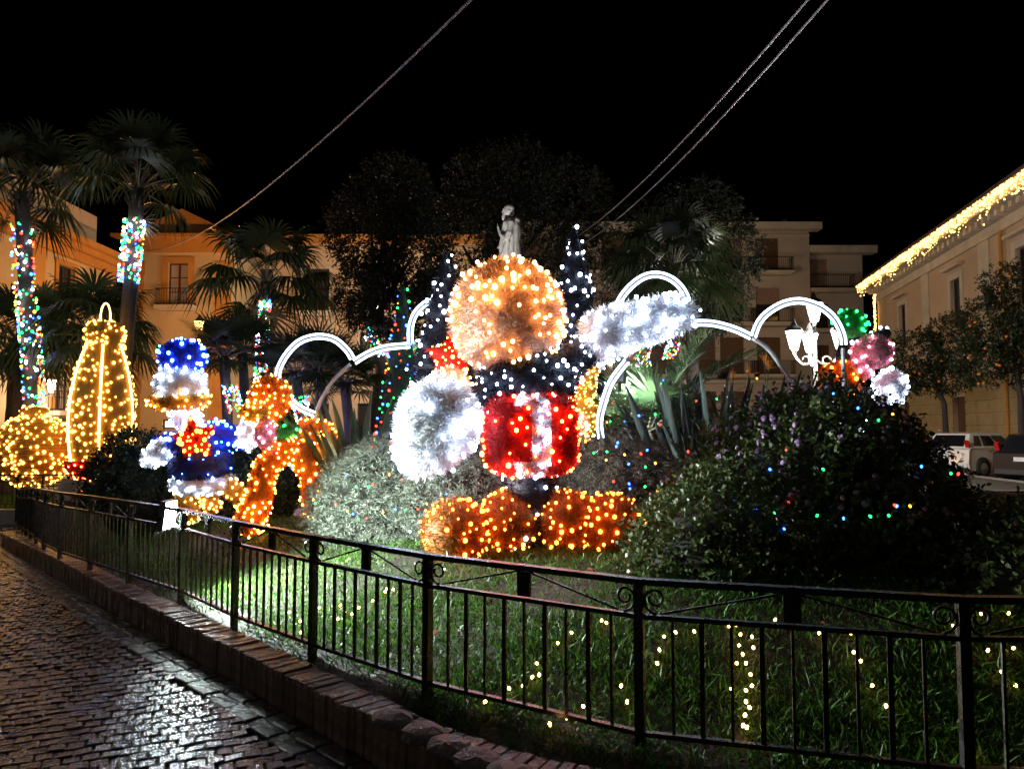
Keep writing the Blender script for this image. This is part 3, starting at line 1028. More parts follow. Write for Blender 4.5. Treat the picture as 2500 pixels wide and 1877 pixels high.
# ochre house along the side street
XL = -18.6
b3 = empty('ochre_house', (XL, 17.0, 0), R(90), 'long ochre house with a deep cornice and a lantern on its wall', 'building')
W3 = 17.2
ops = []
for yy in (20.5, 25.5, 30.4):
    u = yy - 17
    ops.append((u - 0.55, u + 0.55, 6.2, 8.4))
    ops.append((u - 0.5, u + 0.5, 2.4, 4.0))
facade(b3, W3, 9.0, 8, ops, M['wall_yellow'])
for o in ops:
    window(b3, o, 'wood_dark', 'pane' if o[3] > 5 else 'pane_curtain', (2, 3), 'trim_orange', 0.2)
balcony(b3, ops[5][0] - 0.4, ops[5][1] + 0.4, 2.35, 0.5, 0.8, brackets=False)
band(b3, 0, W3 + 0.05, 8.75, 9.1, 0.25, 'trim_orange', 'frieze')
band(b3, 0, W3 + 0.4, 9.1, 9.35, 0.5, 'trim_orange', 'cornice')
band(b3, 0, W3 + 0.7, 9.35, 9.6, 0.8, 'trim_orange', 'cornice')
for u in (W3 - 0.5, 11.5):
    band(b3, u - 0.35, u + 0.45, 0, 8.75, 0.08, 'wall_orange', 'pilaster')
s = MB(); s.box((W3 / 2, 3.2, 10.5), (W3 / 2 - 0.6, 2.6, 0.9)); s.build('attic', M['wall_cream'], b3)
s = MB()
s.bar((-60 * 0 + 0.1, 0.25, 12.0), (W3 - 0.1, 0.25, 12.0), 0.0)
# peach palace on the other side
XR, YR = 23.0, 46.0
b4 = empty('peach_palace', (XR, YR, 0), math.atan2(-0.982, -0.187), 'long two storey peach palace with fairy lights hung along its cornice', 'building')
W4 = 38.0
ops = []
for t in (4.6, 11.9, 18.2, 24.6, 31.0):
    u = t / 0.982
    ops.append((u - 0.55, u + 0.55, 6.3, 8.6))
    ops.append((u - 0.7, u + 0.7, 0.05, 3.1))
facade(b4, W4, 10.4, 10, ops, M['wall_right'])
for o in ops:
    if o[3] > 5:
        window(b4, o, 'wood_dark', 'pane', (2, 3), 'trim', 0.3)
        band(b4, o[0] - 0.5, o[1] + 0.5, 9.1, 9.22, 0.3, 'trim', 'window_hood')
    else:
        shutter(b4, o, 'shutter', 1.0)
for u in (8.3, 15.2, 21.8, 28.2):
    band(b4, u - 0.5, u + 0.5, 4.4, 9.6, 0.07, 'trim', 'pilaster')
band(b4, 0, W4, 4.0, 4.35, 0.2, 'trim', 'string_course')
prev = 0.0
rows = 7
for j in range(rows):
    zz = 0.15 + j * 0.54
    cuts = [0.0] + sorted([x for o in ops if o[3] < 5 for x in (o[0], o[1])]) + [W4]
    for a, b in zip(cuts[0::2], cuts[1::2]):
        if zz > 3.1 and a > 0:
            pass
        s = MB(); s.box(((a + b) / 2, -0.035, zz + 0.25), ((b - a) / 2 - 0.02, 0.035, 0.245)); s.build('stone_course', M['rust_stone'], b4)
band(b4, 0, W4 + 0.0, 9.6, 10.05, 0.12, 'trim', 'frieze')
dent = MB()
for k in range(int(W4 / 0.6)):
    dent.box((0.2 + 0.6 * k, -0.28, 10.18), (0.12, 0.26, 0.12))
dent.build('dentil_row', M['trim'], b4, kind='stuff')
band(b4, -0.8, W4, 10.31, 10.75, 0.95, 'trim', 'cornice')
band(b4, -0.9, W4, 10.752, 10.9, 1.1, 'roof', 'gutter')
s = MB()
s.tube([(17.0, -0.14, 0.2), (17.0, -0.14, 9.6)], 0.07, 8)
s.build('drainpipe', M['trim_orange'], b4)
# fairy light curtain on the cornice
n = 2600
u = rng.random(n) * (W4 + 0.6) - 0.7
hang_ = np.abs(rng.normal(0, 0.36, n)) * (0.75 + 0.25 * np.sin(u * 2.2)) + 0.02
p = np.column_stack([u, -0.98 - 0.1 * rng.random(n), 10.78 - hang_])
k = 220
p2 = np.column_stack([rng.uniform(-0.75, -0.2, k) * 0 + rng.normal(-0.12, 0.1, k), -0.12 - 0.05 * rng.random(k), rng.uniform(7.3, 10.1, k)])
cur = empty('fairy_light_curtain', (XR, YR, 0), b4.rotation_euler.z, 'curtain of warm white fairy lights hung from the palace cornice', 'fairy lights')
obj('fairy_lights', bulbs_mesh(np.vstack([p, p2]), 0.024, M['b_eave']), cur, kind='stuff')
s = MB()
s.tube([(x, -0.985, 10.80) for x in np.linspace(-0.7, W4 - 0.1, 40)], 0.012, 4)
s.build('cable', M['cable'], cur)

# tall apartment house beyond the square
YB = 52.0
X0 = hx(1235, YB)
b5 = empty('apartment_house', (X0, YB, 0), 0, 'tall pinkish apartment house with roller shutters and balconies', 'building')
W5a = hx(1985, YB) - X0
W5 = hx(2128, YB) - X0
ops, ops2 = [], []
for xc in (1300, 1390, 1500, 1608, 1720, 1790, 1880):
    uc = hx(xc, YB) - X0
    for zt_, zb_ in ((575, 662), (700, 788), (822, 915), (955, 1035)):
        ops.append((uc - 0.85, uc + 0.85, hz(zb_, YB), hz(zt_, YB)))
facade(b5, W5a, hz(560, YB), 9, ops, M['wall_pink'])
for i, o in enumerate(ops):
    if i % 4 == 1:
        shutter(b5, o, 'shutter_pink', 0.45)
    elif (i * 7) % 5 == 0:
        shutter(b5, o, 'shutter_pink', 0.6)
    else:
        shutter(b5, o, 'shutter', 1.0)
    if i % 4 < 3:
        balcony(b5, o[0] - 0.5, o[1] + 0.75, o[2], 0.9, 0.95, brackets=False)
band(b5, -0.3, W5a + 0.6, hz(560, YB), hz(543, YB), 0.9, 'trim')
band(b5, 0, W5a, hz(572, YB), hz(568, YB), 0.15, 'trim', 'string_course')
band(b5, 0, W5a, hz(935, YB), hz(925, YB), 0.2, 'trim', 'string_course')
wing = empty('apartment_wing', (X0 + W5a + 0.01, YB + 0.8, 0), 0, 'lower wing of the apartment house beside the palace corner', 'building')
uu = hx(2010, YB) - X0 - W5a
ops2 = [(uu - 0.9, uu + 0.9, hz(zb_, YB), hz(zt_, YB)) for zt_, zb_ in ((622, 700), (735, 800), (838, 915), (955, 1035))]
facade(wing, W5 - W5a, hz(612, YB), 8, ops2, M['wall_pink'])
for i, o in enumerate(ops2):
    shutter(wing, o, 'shutter_pink' if i == 0 else 'shutter', 1.0 if i != 1 else 0.5)
    balcony(wing, max(0.02, o[0] - 0.4), o[1] + 1.6, o[2], 0.9, 0.95, brackets=False)
band(wing, 0.02, W5 - W5a + 0.7, hz(612, YB), hz(594, YB), 0.9, 'trim')
for xc, yt in ((1817, 508), (1951, 508)):
    s = MB(); s.box((hx(xc, YB) - X0, 2.0, hz(535, YB)), (0.17, 0.17, hz(yt, YB) - hz(535, YB))); s.build('chimney', M['trim'], b5)

# ================================================================== STREET LANTERNS
def lantern_geo(parent, c, s, glass, energy, color, hang=False):
    """one glazed lantern: glass body with iron roof, finial and base"""
    c = Vector(c)
    g = MB(); g.lathe([(0.10 * s, -0.2 * s), (0.20 * s, 0.2 * s)], c, 6)
    ln = g.build('lantern', M[glass], parent)
    r = MB()
    r.lathe([(0.235 * s, 0.205 * s), (0.19 * s, 0.27 * s), (0.08 * s, 0.34 * s), (0.05 * s, 0.42 * s), (0.015 * s, 0.5 * s)], c, 6)
    r.build('lantern_roof', M['lamp_iron'], ln)
    r = MB()
    r.lathe([(0.04 * s, -0.34 * s), (0.05 * s, -0.26 * s), (0.115 * s, -0.205 * s)], c, 6)
    for k in range(6):
        a = 2 * math.pi * k / 6
        r.bar(c + Vector((0.103 * s * math.cos(a), 0.103 * s * math.sin(a), -0.2 * s)), c + Vector((0.203 * s * math.cos(a), 0.203 * s * math.sin(a), 0.2 * s)), 0.012 * s)
    r.build('lantern_frame', M['lamp_iron'], ln)
    if energy:
        for sg in ((0, 0, 0),):
            lamp('POINT', c + Vector((0, 0, -0.5 * s)), energy, color, parent, 0.15 * s)
    return ln
def street_lamp(x, y, h, label, energy, color, glass='lamp_glass', triple=True, group=None, s=1.0, z=None):
    z = drop(x, y) if z is None else z
    h = h - z
    e = empty('street_lamp', (x, y, z), 0, label, 'street lamp', group)
    m = MB()
    m.lathe([(0.22, 0), (0.22, 0.3), (0.14, 0.4), (0.12, 1.1), (0.15, 1.2), (0.07, 1.35), (0.055, h * 0.62), (0.09, h * 0.63), (0.07, h * 0.66), (0.05, h * 0.7), (0.045, h)], (0, 0, 0), 12)
    m.build('pole', M['lamp_iron'], e, True)
    lantern_geo(e, (0, 0, h + 0.34 * s), s, glass, energy, color)
    if triple:
        for a in (R(190), R(-20), R(80)):
            dx, dy = math.cos(a), math.sin(a)
            pts = []
            for k in range(14):
                t = k / 13
                pts.append((dx * 0.62 * t, dy * 0.62 * t, h * 0.80 - 0.22 * math.sin(t * math.pi) + 0.12 * t))
            mm = MB(); mm.tube(pts, 0.028, 6)
            mm.tube([(dx * (0.28 + 0.1 * math.cos(q)), dy * (0.28 + 0.1 * math.cos(q)), h * 0.80 - 0.03 + 0.1 * math.sin(q)) for q in np.linspace(0, 5.2, 14)], 0.018, 5)
            mm.build('arm', M['lamp_iron'], e, True)
            lantern_geo(e, (dx * 0.62, dy * 0.62, h * 0.80 + 0.12 + 0.34 * s), s, glass, energy, color)
    return e
WARM, COOLW, SOD = (1.0, 0.80, 0.58), (1.0, 0.93, 0.85), (1.0, 0.42, 0.10)
lp = P(1988, 770, 20.0)
street_lamp(lp.x, lp.y, lp.z - 0.3, 'ornate cast iron street lamp with a cluster of four blazing lanterns', 480, COOLW, 'lamp_glass_cool', True, s=1.15)
# street lamps hidden or out of view, some added to light facades and lawn
street_lamp(-12.6, 29.5, 5.4, 'single sodium lantern on a post in front of the ochre house', 1500, SOD, 'lamp_sodium', False)
street_lamp(-6.1, 33.0, 6.6, 'single warm lantern on a post before the cream house', 2200, WARM, 'lamp_glass', False)
street_lamp(8.65, 40.0, 7.6, 'added single warm lantern on a post before the apartment house', 1500, WARM, 'lamp_glass', False)  # added behind the tree to light the apartment front
street_lamp(17.7, 16.8, 5.0, 'added single warm lantern on a post beside the parked cars', 1300, (1, 0.72, 0.46), 'lamp_glass', False)  # unseen lamp added out of view to light the palace front
street_lamp(-7.5, -5.0, 4.8, 'added single white lantern on a post at the near edge of the square', 190, COOLW, 'lamp_glass_cool', False)  # unseen lamp added behind the camera to lift kerb and lantana
street_lamp(-11.8, 13.0, 4.6, 'single white lantern on a post beside the cobbled street', 260, COOLW, 'lamp_glass_cool', False)
# wall lantern on the ochre house
wl = empty('wall_lantern', (XL, 28.3, 0), 0, 'small lit wall lantern on a scrolled bracket on the ochre house', 'wall lamp')
q = P(122, 948, 29.0)
m = MB(); m.tube([(0, 0, 3.0), (0.45, 0, 2.85), (0.9, 0, 2.95)], 0.03, 6); m.build('bracket', M['iron'], wl)
lantern_geo(wl, (0.9, 0, 3.28), 1.1, 'lamp_glass', 200, WARM)

# ================================================================== SHRUBS AND TREES
def sprigs(p, d, stem, nleaf, ll, lw, spread=0.9, droop=0.0):
    """leafy twigs: nleaf leaves along each stem"""
    n = len(p)
    t = np.tile(np.linspace(0.15, 1.0, nleaf), (n, 1))
    L = np.asarray(stem).reshape(-1, 1)
    base = p[:, None, :] + d[:, None, :] * (t * L)[:, :, None]
    if droop:
        base[:, :, 2] -= droop * (t * L) ** 2
    base = base.reshape(-1, 3)
    dd = np.repeat(d, nleaf, axis=0)
    ld = unit(dd * 0.55 + unit(rng.normal(size=dd.shape)) * spread)
    if droop:
        ld[:, 2] -= 0.35
        ld = unit(ld)
    m = len(base)
    return blades(base, ld, ll * (0.6 + 0.7 * rng.random(m)), lw * (0.7 + 0.6 * rng.random(m)))
def lumpy(c, r, nu=28, nv=16, amp=0.07, seed=0):
    V, F = ellipsoid((0, 0, 0), (1, 1, 1), None, nu, nv)
    a = amp * (np.sin(V[:, 0] * 4.1 + seed) * np.sin(V[:, 1] * 3.7 + 2 * seed) + 0.7 * np.sin(V[:, 2] * 6.3 + seed) * np.sin(V[:, 0] * 7.1 + seed))
    V = V * (1 + a)[:, None] * np.array(r)
    return V + np.array(c), F
def mound(name, label, cat, c, r, n, mname, stem=0.16, nleaf=9, ll=0.05, lw=0.028, droop=0.0, seed=1, group=None, zmin=None, amp=0.07, up=0.25, core=0.78, cone=0.0):
    root = empty(name, (c[0], c[1], zmin if zmin is not None else c[2]), 0, label, cat, group)
    o = np.array(root.location)
    V, F = lumpy(c, r, seed=seed, amp=amp)
    cc = np.array(c)
    if cone:
        zn = np.clip((V[:, 2] - c[2]) / r[2], 0, 1)
        V[:, :2] = cc[:2] + (V[:, :2] - cc[:2]) * (1 - cone * zn)[:, None]
    Vc = (V - cc) * core + cc
    obj('branches', np_mesh(Vc - o, F, M['thicket'], True), root)
    p, nn, A = sample(V, F, n)
    nn = orient_out(p, nn, cc)
    if zmin is not None:
        k = p[:, 2] > zmin - 0.05
        p, nn = p[k], nn[k]
    m = len(p)
    p = cc + (p - cc) * (0.80 + 0.2 * rng.random((m, 1)) ** 0.6)
    d = unit(nn + rng.normal(0, 0.5, (m, 3)) + np.array((0, 0, up)))
    Vb, Fb = sprigs(p, d, stem * (0.5 + 0.9 * rng.random(m)), nleaf, ll, lw, droop=droop)
    obj('foliage', np_mesh(Vb - o, Fb, M[mname]), root, kind='stuff')
    return root, (p, nn, o)
# the lilac-flowered shrub
LC, LR = (2.82, 6.85, 0.6), (1.48, 1.40, 1.42)
lant, (lpnt, lnrm, lo) = mound('lantana_shrub', 'huge rounded lantana shrub dotted with lilac flowers behind the fence', 'shrub', LC, LR, 6500, 'lantana', 0.17, 9, 0.052, 0.03, seed=2.0, zmin=0.36, amp=0.06, cone=0.3)
LC2, LR2 = (1.75, 6.1, 0.5), (0.85, 0.75, 0.72)
mound('lantana_shrub', 'low spreading lantana shrub at the foot of the huge one beside the orange balls', 'shrub', LC2, LR2, 2400, 'lantana', 0.15, 9, 0.045, 0.026, seed=5.0, zmin=0.42)
LC3, LR3 = (3.9, 5.3, 0.42), (1.0, 0.85, 0.62)
mound('lantana_shrub', 'low dark lantana skirt beside the fence corner post', 'shrub', LC3, LR3, 1500, 'lantana', 0.16, 9, 0.05, 0.028, seed=7.0, zmin=0.3)
# lilac flower heads
def flower_mesh(seed):
    r = np.random.default_rng(seed)
    n = 16
    d = unit(np.column_stack([r.normal(0, 0.6, n), r.normal(0, 0.6, n), np.abs(r.normal(0.7, 0.3, n))]))
    p = d * 0.020
    t = unit(np.cross(d, r.normal(size=(n, 3))))
    b = np.cross(d, t)
    s = 0.0125
    V = np.stack([p - t * s, p - b * s, p + t * s, p + b * s], axis=1).reshape(-1, 3)
    return np_mesh(V, np.arange(4 * n).reshape(n, 4), M['lilac'])
fm = [flower_mesh(s) for s in range(4)]
idx = [i for i in range(len(lpnt)) if lnrm[i][1] < 0.35 and lpnt[i][2] > 0.5]
random.shuffle(idx)
cl = [idx[k] for k in range(40)]
sel = []
for i in idx:
    dd = min(np.linalg.norm(lpnt[i] - lpnt[j]) for j in cl)
    if random.random() < (0.9 if dd < 0.22 else 0.08):
        sel.append(i)
    if len(sel) >= 230:
        break
for k, i in enumerate(sel):
    q = np.array(LC) + (lpnt[i] - np.array(LC)) * 1.0 + lnrm[i] * random.uniform(0.12, 0.19)
    o = obj('flower_head', fm[k % 4], lant, tuple(q - lo))
    o.rotation_euler = Vector(lnrm[i]).to_track_quat('Z', 'Y').to_euler()
    sc = random.uniform(0.8, 1.35)
    o.scale = (sc, sc, sc)
# silvery needle shrub and its dry neighbour
def needles(name, label, c, r, n, mname, seed, zmin, ll=0.045):
    return mound(name, label, 'shrub', c, r, n, mname, 0.2, 15, ll, 0.006, droop=1.6, seed=seed, zmin=zmin, amp=0.09, up=0.5, core=0.9)
q = P(925, 1200, 8.3)
needles('silver_shrub', 'silvery grey needle-leaved shrub bleached by the floodlight', (q.x, q.y, 0.75), (0.74, 0.7, 0.66), 4800, 'silver', 1.5, 0.5)
q = P(1080, 1200, 8.2)
needles('silver_shrub', 'grey needle-leaved shrub trailing twigs beside the orange tinsel balls', (q.x, q.y, 0.72), (0.75, 0.7, 0.72), 4200, 'silver', 3.5, 0.5)
q = P(1500, 1180, 8.2)
needles('dry_shrub', 'dry twiggy grey brown shrub behind the red parcel', (q.x, q.y, 0.75), (0.78, 0.65, 0.76), 3600, 'twig', 4.5, 0.5)
q = P(1290, 1180, 8.8)
needles('dry_shrub', 'dry twiggy shrub directly behind the navy stem', (q.x, q.y, 0.75), (0.75, 0.6, 0.72), 2200, 'twig', 6.5, 0.5)
# clipped dark bushes on the far side of the bed
for (x, y, Y, rx, rz, lab) in ((330, 1130, 10.6, 0.62, 0.85, 'dark rounded bush between the tall gold ornament and the blue and white tower'),
                               (590, 1140, 10.8, 0.7, 0.75, 'dark rounded bush behind the gold legs of the blue and white tower'),
                               (700, 1120, 10.5, 0.5, 0.65, 'dark small bush behind the orange arch')):
    q = P(x, y, Y)
    mound('dark_bush', lab, 'bush', (q.x, q.y, 0.75), (rx, 0.6, rz), 1800, 'hedge', 0.14, 8, 0.05, 0.026, seed=x * 0.01, zmin=0.45)

def tree(name, label, base, trunk_pts, tr, lobes, n, mname, ll=0.09, lw=0.04, cat='tree', group=None, stem=0.35, nleaf=10, droop=0.3, limbs=True):
    root = empty(name, base, 0, label, cat, group)
    o = np.array(base, float)
    tk = MB()
    pts = [Vector(p) - Vector(base) for p in trunk_pts]
    tk.tube(pts, [tr * (1 - 0.5 * i / (len(pts) - 1)) for i in range(len(pts))], 8)
    if limbs:
        for c, r in lobes:
            e = Vector(c) - Vector(base)
            s = pts[-1]
            mid = (s + e) / 2 + Vector((random.uniform(-.2, .2), random.uniform(-.2, .2), -0.1))
            tk.tube([s, mid, e], [tr * 0.5, tr * 0.35, tr * 0.12], 6)
    tk.build('trunk', M['bark2'], root, True)
    Vs, Fs, off = [], [], 0
    vol = [r[0] * r[1] * r[2] for c, r in lobes]
    for (c, r), v in zip(lobes, vol):
        k = int(n * (v ** 0.7) / sum(x ** 0.7 for x in vol))
        d = unit(rng.normal(size=(k, 3)))
        rad = 0.45 + 0.55 * rng.random((k, 1)) ** 0.5
        # thin out some sectors so gaps show
        g = np.sin(d[:, 0] * 5 + c[0]) * np.sin(d[:, 2] * 6 + c[2]) + 0.5 * np.sin(d[:, 1] * 7)
        keep = rng.random(k) < np.clip(0.75 + 0.6 * g, 0.15, 1)
        d, rad = d[keep], rad[keep]
        p = np.array(c) + d * rad * np.array(r)
        dd = unit(d + rng.normal(0, 0.5, d.shape))
        Vb, Fb = sprigs(p, dd, stem * (0.5 + 0.8 * rng.random(len(p))), nleaf, ll, lw, droop=droop)
        Vs.append(Vb - o); Fs.append(Fb + off); off += len(Vb)
    crown = obj('crown', np_mesh(np.vstack(Vs), np.vstack(Fs), M[mname]), root, kind='stuff')
    return root, crown
# dark park trees round the statue
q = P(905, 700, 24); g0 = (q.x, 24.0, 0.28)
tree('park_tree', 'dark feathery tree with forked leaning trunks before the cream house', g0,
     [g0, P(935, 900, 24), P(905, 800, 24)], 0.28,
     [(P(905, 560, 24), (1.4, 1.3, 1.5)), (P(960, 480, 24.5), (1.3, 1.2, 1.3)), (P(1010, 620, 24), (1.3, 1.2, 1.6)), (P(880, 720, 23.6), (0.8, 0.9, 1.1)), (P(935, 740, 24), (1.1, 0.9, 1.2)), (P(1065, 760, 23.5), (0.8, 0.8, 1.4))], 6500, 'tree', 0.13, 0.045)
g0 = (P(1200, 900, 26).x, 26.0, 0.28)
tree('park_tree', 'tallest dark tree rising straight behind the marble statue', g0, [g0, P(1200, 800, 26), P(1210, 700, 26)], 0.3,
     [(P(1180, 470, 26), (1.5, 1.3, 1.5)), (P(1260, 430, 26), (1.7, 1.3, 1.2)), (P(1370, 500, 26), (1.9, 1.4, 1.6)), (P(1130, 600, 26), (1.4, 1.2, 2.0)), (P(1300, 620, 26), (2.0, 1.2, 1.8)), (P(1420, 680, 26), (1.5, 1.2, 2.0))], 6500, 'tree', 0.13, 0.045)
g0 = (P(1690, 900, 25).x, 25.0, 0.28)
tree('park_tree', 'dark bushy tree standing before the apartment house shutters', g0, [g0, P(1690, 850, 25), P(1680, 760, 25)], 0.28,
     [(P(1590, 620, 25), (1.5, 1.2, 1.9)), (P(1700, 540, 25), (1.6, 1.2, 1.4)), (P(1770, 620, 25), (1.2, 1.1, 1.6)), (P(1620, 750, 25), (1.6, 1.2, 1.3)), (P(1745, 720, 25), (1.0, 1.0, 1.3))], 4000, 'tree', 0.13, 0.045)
# orange trees by the palace
om = bmesh.new(); bmesh.ops.create_icosphere(om, subdivisions=1, radius=0.055)
ome = bpy.data.meshes.new('orange_fruit'); om.to_mesh(ome); om.free(); ome.materials.append(M['orange'])
def orange_tree(label, base, tp, lobes, n, fr):
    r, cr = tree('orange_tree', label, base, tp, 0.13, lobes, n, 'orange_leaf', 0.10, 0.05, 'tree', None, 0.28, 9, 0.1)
    for k in range(fr):
        c, rr = lobes[k % len(lobes)]
        d = Vector((random.gauss(0, 1), -abs(random.gauss(0, 1)), random.gauss(0, 1))).normalized()
        p = Vector(c) + Vector((d.x * rr[0], d.y * rr[1], d.z * rr[2])) * random.uniform(0.92, 1.05) - Vector(base)
        obj('fruit', ome, r, p)
g0 = (P(2310, 1000, 29).x, 29.0, 0.0)
orange_tree('orange tree full of fruit behind the white hatchback', g0, [g0, P(2305, 985, 29), P(2290, 945, 29)],
            [(P(2240, 870, 29), (1.0, 1.0, 1.1)), (P(2330, 840, 29), (1.1, 1.0, 1.2)), (P(2300, 920, 28.6), (1.2, 0.9, 0.6)), (P(2200, 930, 29), (0.6, 0.7, 0.6))], 2600, 34)
g0 = (P(2492, 1000, 25).x, 25.0, 0.0)
orange_tree('taller orange tree full of fruit behind the black car', g0, [g0, P(2492, 970, 25), P(2480, 900, 25)],
            [(P(2430, 800, 25), (1.1, 1.0, 1.2)), (P(2490, 730, 25), (1.0, 1.0, 1.2)), (P(2390, 880, 25), (0.8, 0.9, 0.8)), (P(2520, 850, 25), (1.2, 1.0, 1.3)), (P(2440, 690, 25.2), (0.5, 0.6, 0.6))], 3000, 44)

# ------------------------------------------------------------------ palms
def fan_mesh(elev, Lp, Lf, n=26, droop=0.5, mname='palm', pr=0.016):
    e = elev
    path = []
    pos = Vector((0, 0, 0))
    N = 7
    for k in range(N + 1):
        path.append(pos.copy())
        a = e - 0.35 * k / N
        pos += Vector((math.cos(a), 0, math.sin(a))) * (Lp / N)
    tip = path[-1]
    t = (path[-1] - path[-2]).normalized()
    side = Vector((0, 1, 0))
    up = side.cross(t) * -1
    V, F = [], []
    for k in range(n):
        a = R(-125 + 250 * k / (n - 1)) + random.uniform(-0.05, 0.05)
        d = (t * math.cos(a) + side * math.sin(a) + up * 0.12).normalized()
        L = Lf * (0.72 + 0.28 * math.cos(a * 0.6)) * random.uniform(0.88, 1.08)
        w = 0.028 * (Lf / 0.8)
        s = d.cross(up).normalized()
        ps = []
        for j, u in enumerate((0.0, 0.45, 0.75, 1.0)):
            q = tip + d * (L * u)
            q.z -= droop * L * u ** 2.6
            ps.append((q, (0.35, 1.0, 0.7, 0.06)[j] * w))
        b = len(V)
        for q, ww in ps:
            V += [q - s * ww, q + s * ww]
        F += [(b + 2 * j, b + 2 * j + 1, b + 2 * j + 3, b + 2 * j + 2) for j in range(3)]
    pm_ = MB(); pm_.tube(path, [pr * (1.3 - 0.7 * i / N) for i in range(N + 1)], 5)
    return np_mesh([tuple(v) for v in V], F, M[mname]), pm_.mesh(M['petiole'], True)
def pinnate_mesh(elev, L, n=30, droop=0.55, mname='palm', ll=0.42):
    path = []
    pos = Vector((0, 0, 0))
    N = 10
    for k in range(N + 1):
        path.append(pos.copy())
        a = elev - 1.5 * droop * (k / N) ** 1.3
        pos += Vector((math.cos(a), 0, math.sin(a))) * (L / N)
    V, F = [], []
    for k in range(n):
        u = 0.15 + 0.85 * k / (n - 1)
        f = u * N
        i = min(N - 1, int(f))
        q = path[i].lerp(path[i + 1], f - i)
        t = (path[i + 1] - path[i]).normalized()
        for sg in (-1, 1):
            d = (t * 0.75 + Vector((0, sg, 0)) * 0.8 + Vector((0, 0, 0.25))).normalized()
            d = (d + Vector((random.uniform(-.08, .08), random.uniform(-.08, .08), random.uniform(-.1, .1)))).normalized()
            l_ = ll * (1.0 - 0.6 * abs(u - 0.45)) * random.uniform(0.85, 1.1)
            s = d.cross(Vector((0, 0, 1))).normalized() * 0.011
            b = len(V)
            m_ = q + d * l_ * 0.5
            e_ = q + d * l_ - Vector((0, 0, l_ * 0.18))
            V += [q - s * 0.4, q + s * 0.4, m_ + s, m_ - s, e_]
            F += [(b, b + 1, b + 2, b + 3), (b + 3, b + 2, b + 4, b + 4)]
    pm_ = MB(); pm_.tube(path, [0.016 * (1.2 - 0.9 * i / N) for i in range(N + 1)], 5)
    return np_mesh([tuple(v) for v in V], F, M[mname]), pm_.mesh(M['petiole'], True)
def palm(name, label, foot, crown, tr, fronds, dead=0, group=None, skirt=True, trunk=True, az0=0.0):
    """fronds: list of (mesh, petiole mesh, count, az offset)"""
    foot, crown = Vector(foot), Vector(crown)
    root = empty(name, foot, 0, label, 'palm', group)
    c = crown - foot
    if trunk:
        tk = MB()
        N = 14
        pts = [c * (k / N) + Vector((0.05 * math.sin(3 * k / N), 0, 0)) for k in range(N + 1)]
        tk.tube(pts, [tr * (1.25 - 0.25 * min(1, k / 3)) * (1 + 0.05 * (k % 2)) for k in range(N + 1)], 10)
        tk.build('trunk', M['bark'], root, True)
        if skirt:      # bulge of old leaf bases under the crown
            sk = MB()
            for k in range(26):
                a = random.random() * 6.28
                z0 = -random.random() * 0.7
                r0 = tr * 1.0
                p0 = c + Vector((r0 * math.cos(a), r0 * math.sin(a), z0))
                p1 = p0 + Vector((0.13 * math.cos(a), 0.13 * math.sin(a), random.uniform(0.12, 0.3)))
                sk.tube([p0, p1], [0.035, 0.015], 4)
            sk.build('leaf_bases', M['bark'], root)
    for me, pe, cnt, off in fronds:
        for k in range(cnt):
            az = az0 + off + 2 * math.pi * k / cnt + random.uniform(-0.25, 0.25)
            o = obj('frond', me, root, c + Vector((0.04 * math.cos(az), 0.04 * math.sin(az), random.uniform(-0.1, 0.05))), (random.uniform(-.25, .25), random.uniform(-.08, .08), az))
            s_ = random.uniform(0.88, 1.1)
            o.scale = (s_, s_, s_)
            if pe:
                obj('petiole', pe, o)
    return root
FANS = [fan_mesh(e, 1.15, 1.0, droop=dr) + (e,) for e, dr in ((1.25, 0.35), (0.95, 0.55), (0.55, 0.75), (0.15, 0.85), (-0.35, 0.6))]
DRY = fan_mesh(-1.15, 0.8, 0.8, 18, 0.2, 'palm_dry')
def fanset(a, b, c, d, e, dry=2):
    L = [(FANS[i][0], FANS[i][1], n, 0.4 * i) for i, n in enumerate((a, b, c, d, e)) if n]
    if dry:
        L.append((DRY[0], DRY[1], dry, 0.9))
    return L
SMALL = [fan_mesh(e, 0.55, 0.5, 22, dr, 'palm', 0.009) for e, dr in ((1.3, 0.1), (0.9, 0.15), (0.45, 0.2), (0.0, 0.3))]
gz = -0.2
Y1 = 18.6
palm('fan_palm', 'tall fan palm beside the ochre house, lights wound round its trunk', (P(85, 1000, Y1).x, Y1, gz), P(52, 470, Y1), 0.17, fanset(7, 8, 6, 3, 1, 2))
Y2 = 18.2
palm('fan_palm', 'tallest leaning fan palm in front of the pediment house', (P(268, 1000, Y2).x, Y2 + 0.1, gz), P(336, 462, Y2), 0.17, fanset(8, 8, 6, 2, 0, 1), az0=0.3)
Y3 = 19.6
palm('fan_palm', 'low dark fan palm with drooping fronds above the tall gold ornament', (P(240, 1000, Y3).x, Y3, gz), P(230, 815, Y3), 0.2, fanset(5, 9, 9, 8, 4, 3))
palm('fan_palm', 'low dark fan palm at the ochre house wall behind the round gold bauble', (P(20, 1000, 20.4).x, 20.4, gz), P(45, 830, 20.4), 0.2, fanset(4, 8, 8, 7, 4, 3))
Y4 = 18.4
palm('fan_palm', 'slender fan palm wound with lights in front of the cream house', (P(650, 1000, Y4).x, Y4, gz), P(650, 690, Y4), 0.15, fanset(3, 5, 5, 5, 2, 2), az0=0.8)
Y5 = 19.0
palm('fan_palm', 'dark fan palm with thick crown behind the white tinsel bolster', (P(1640, 1000, Y5).x, Y5, 0.3), P(1640, 660, Y5), 0.16, fanset(6, 8, 8, 7, 4, 4))
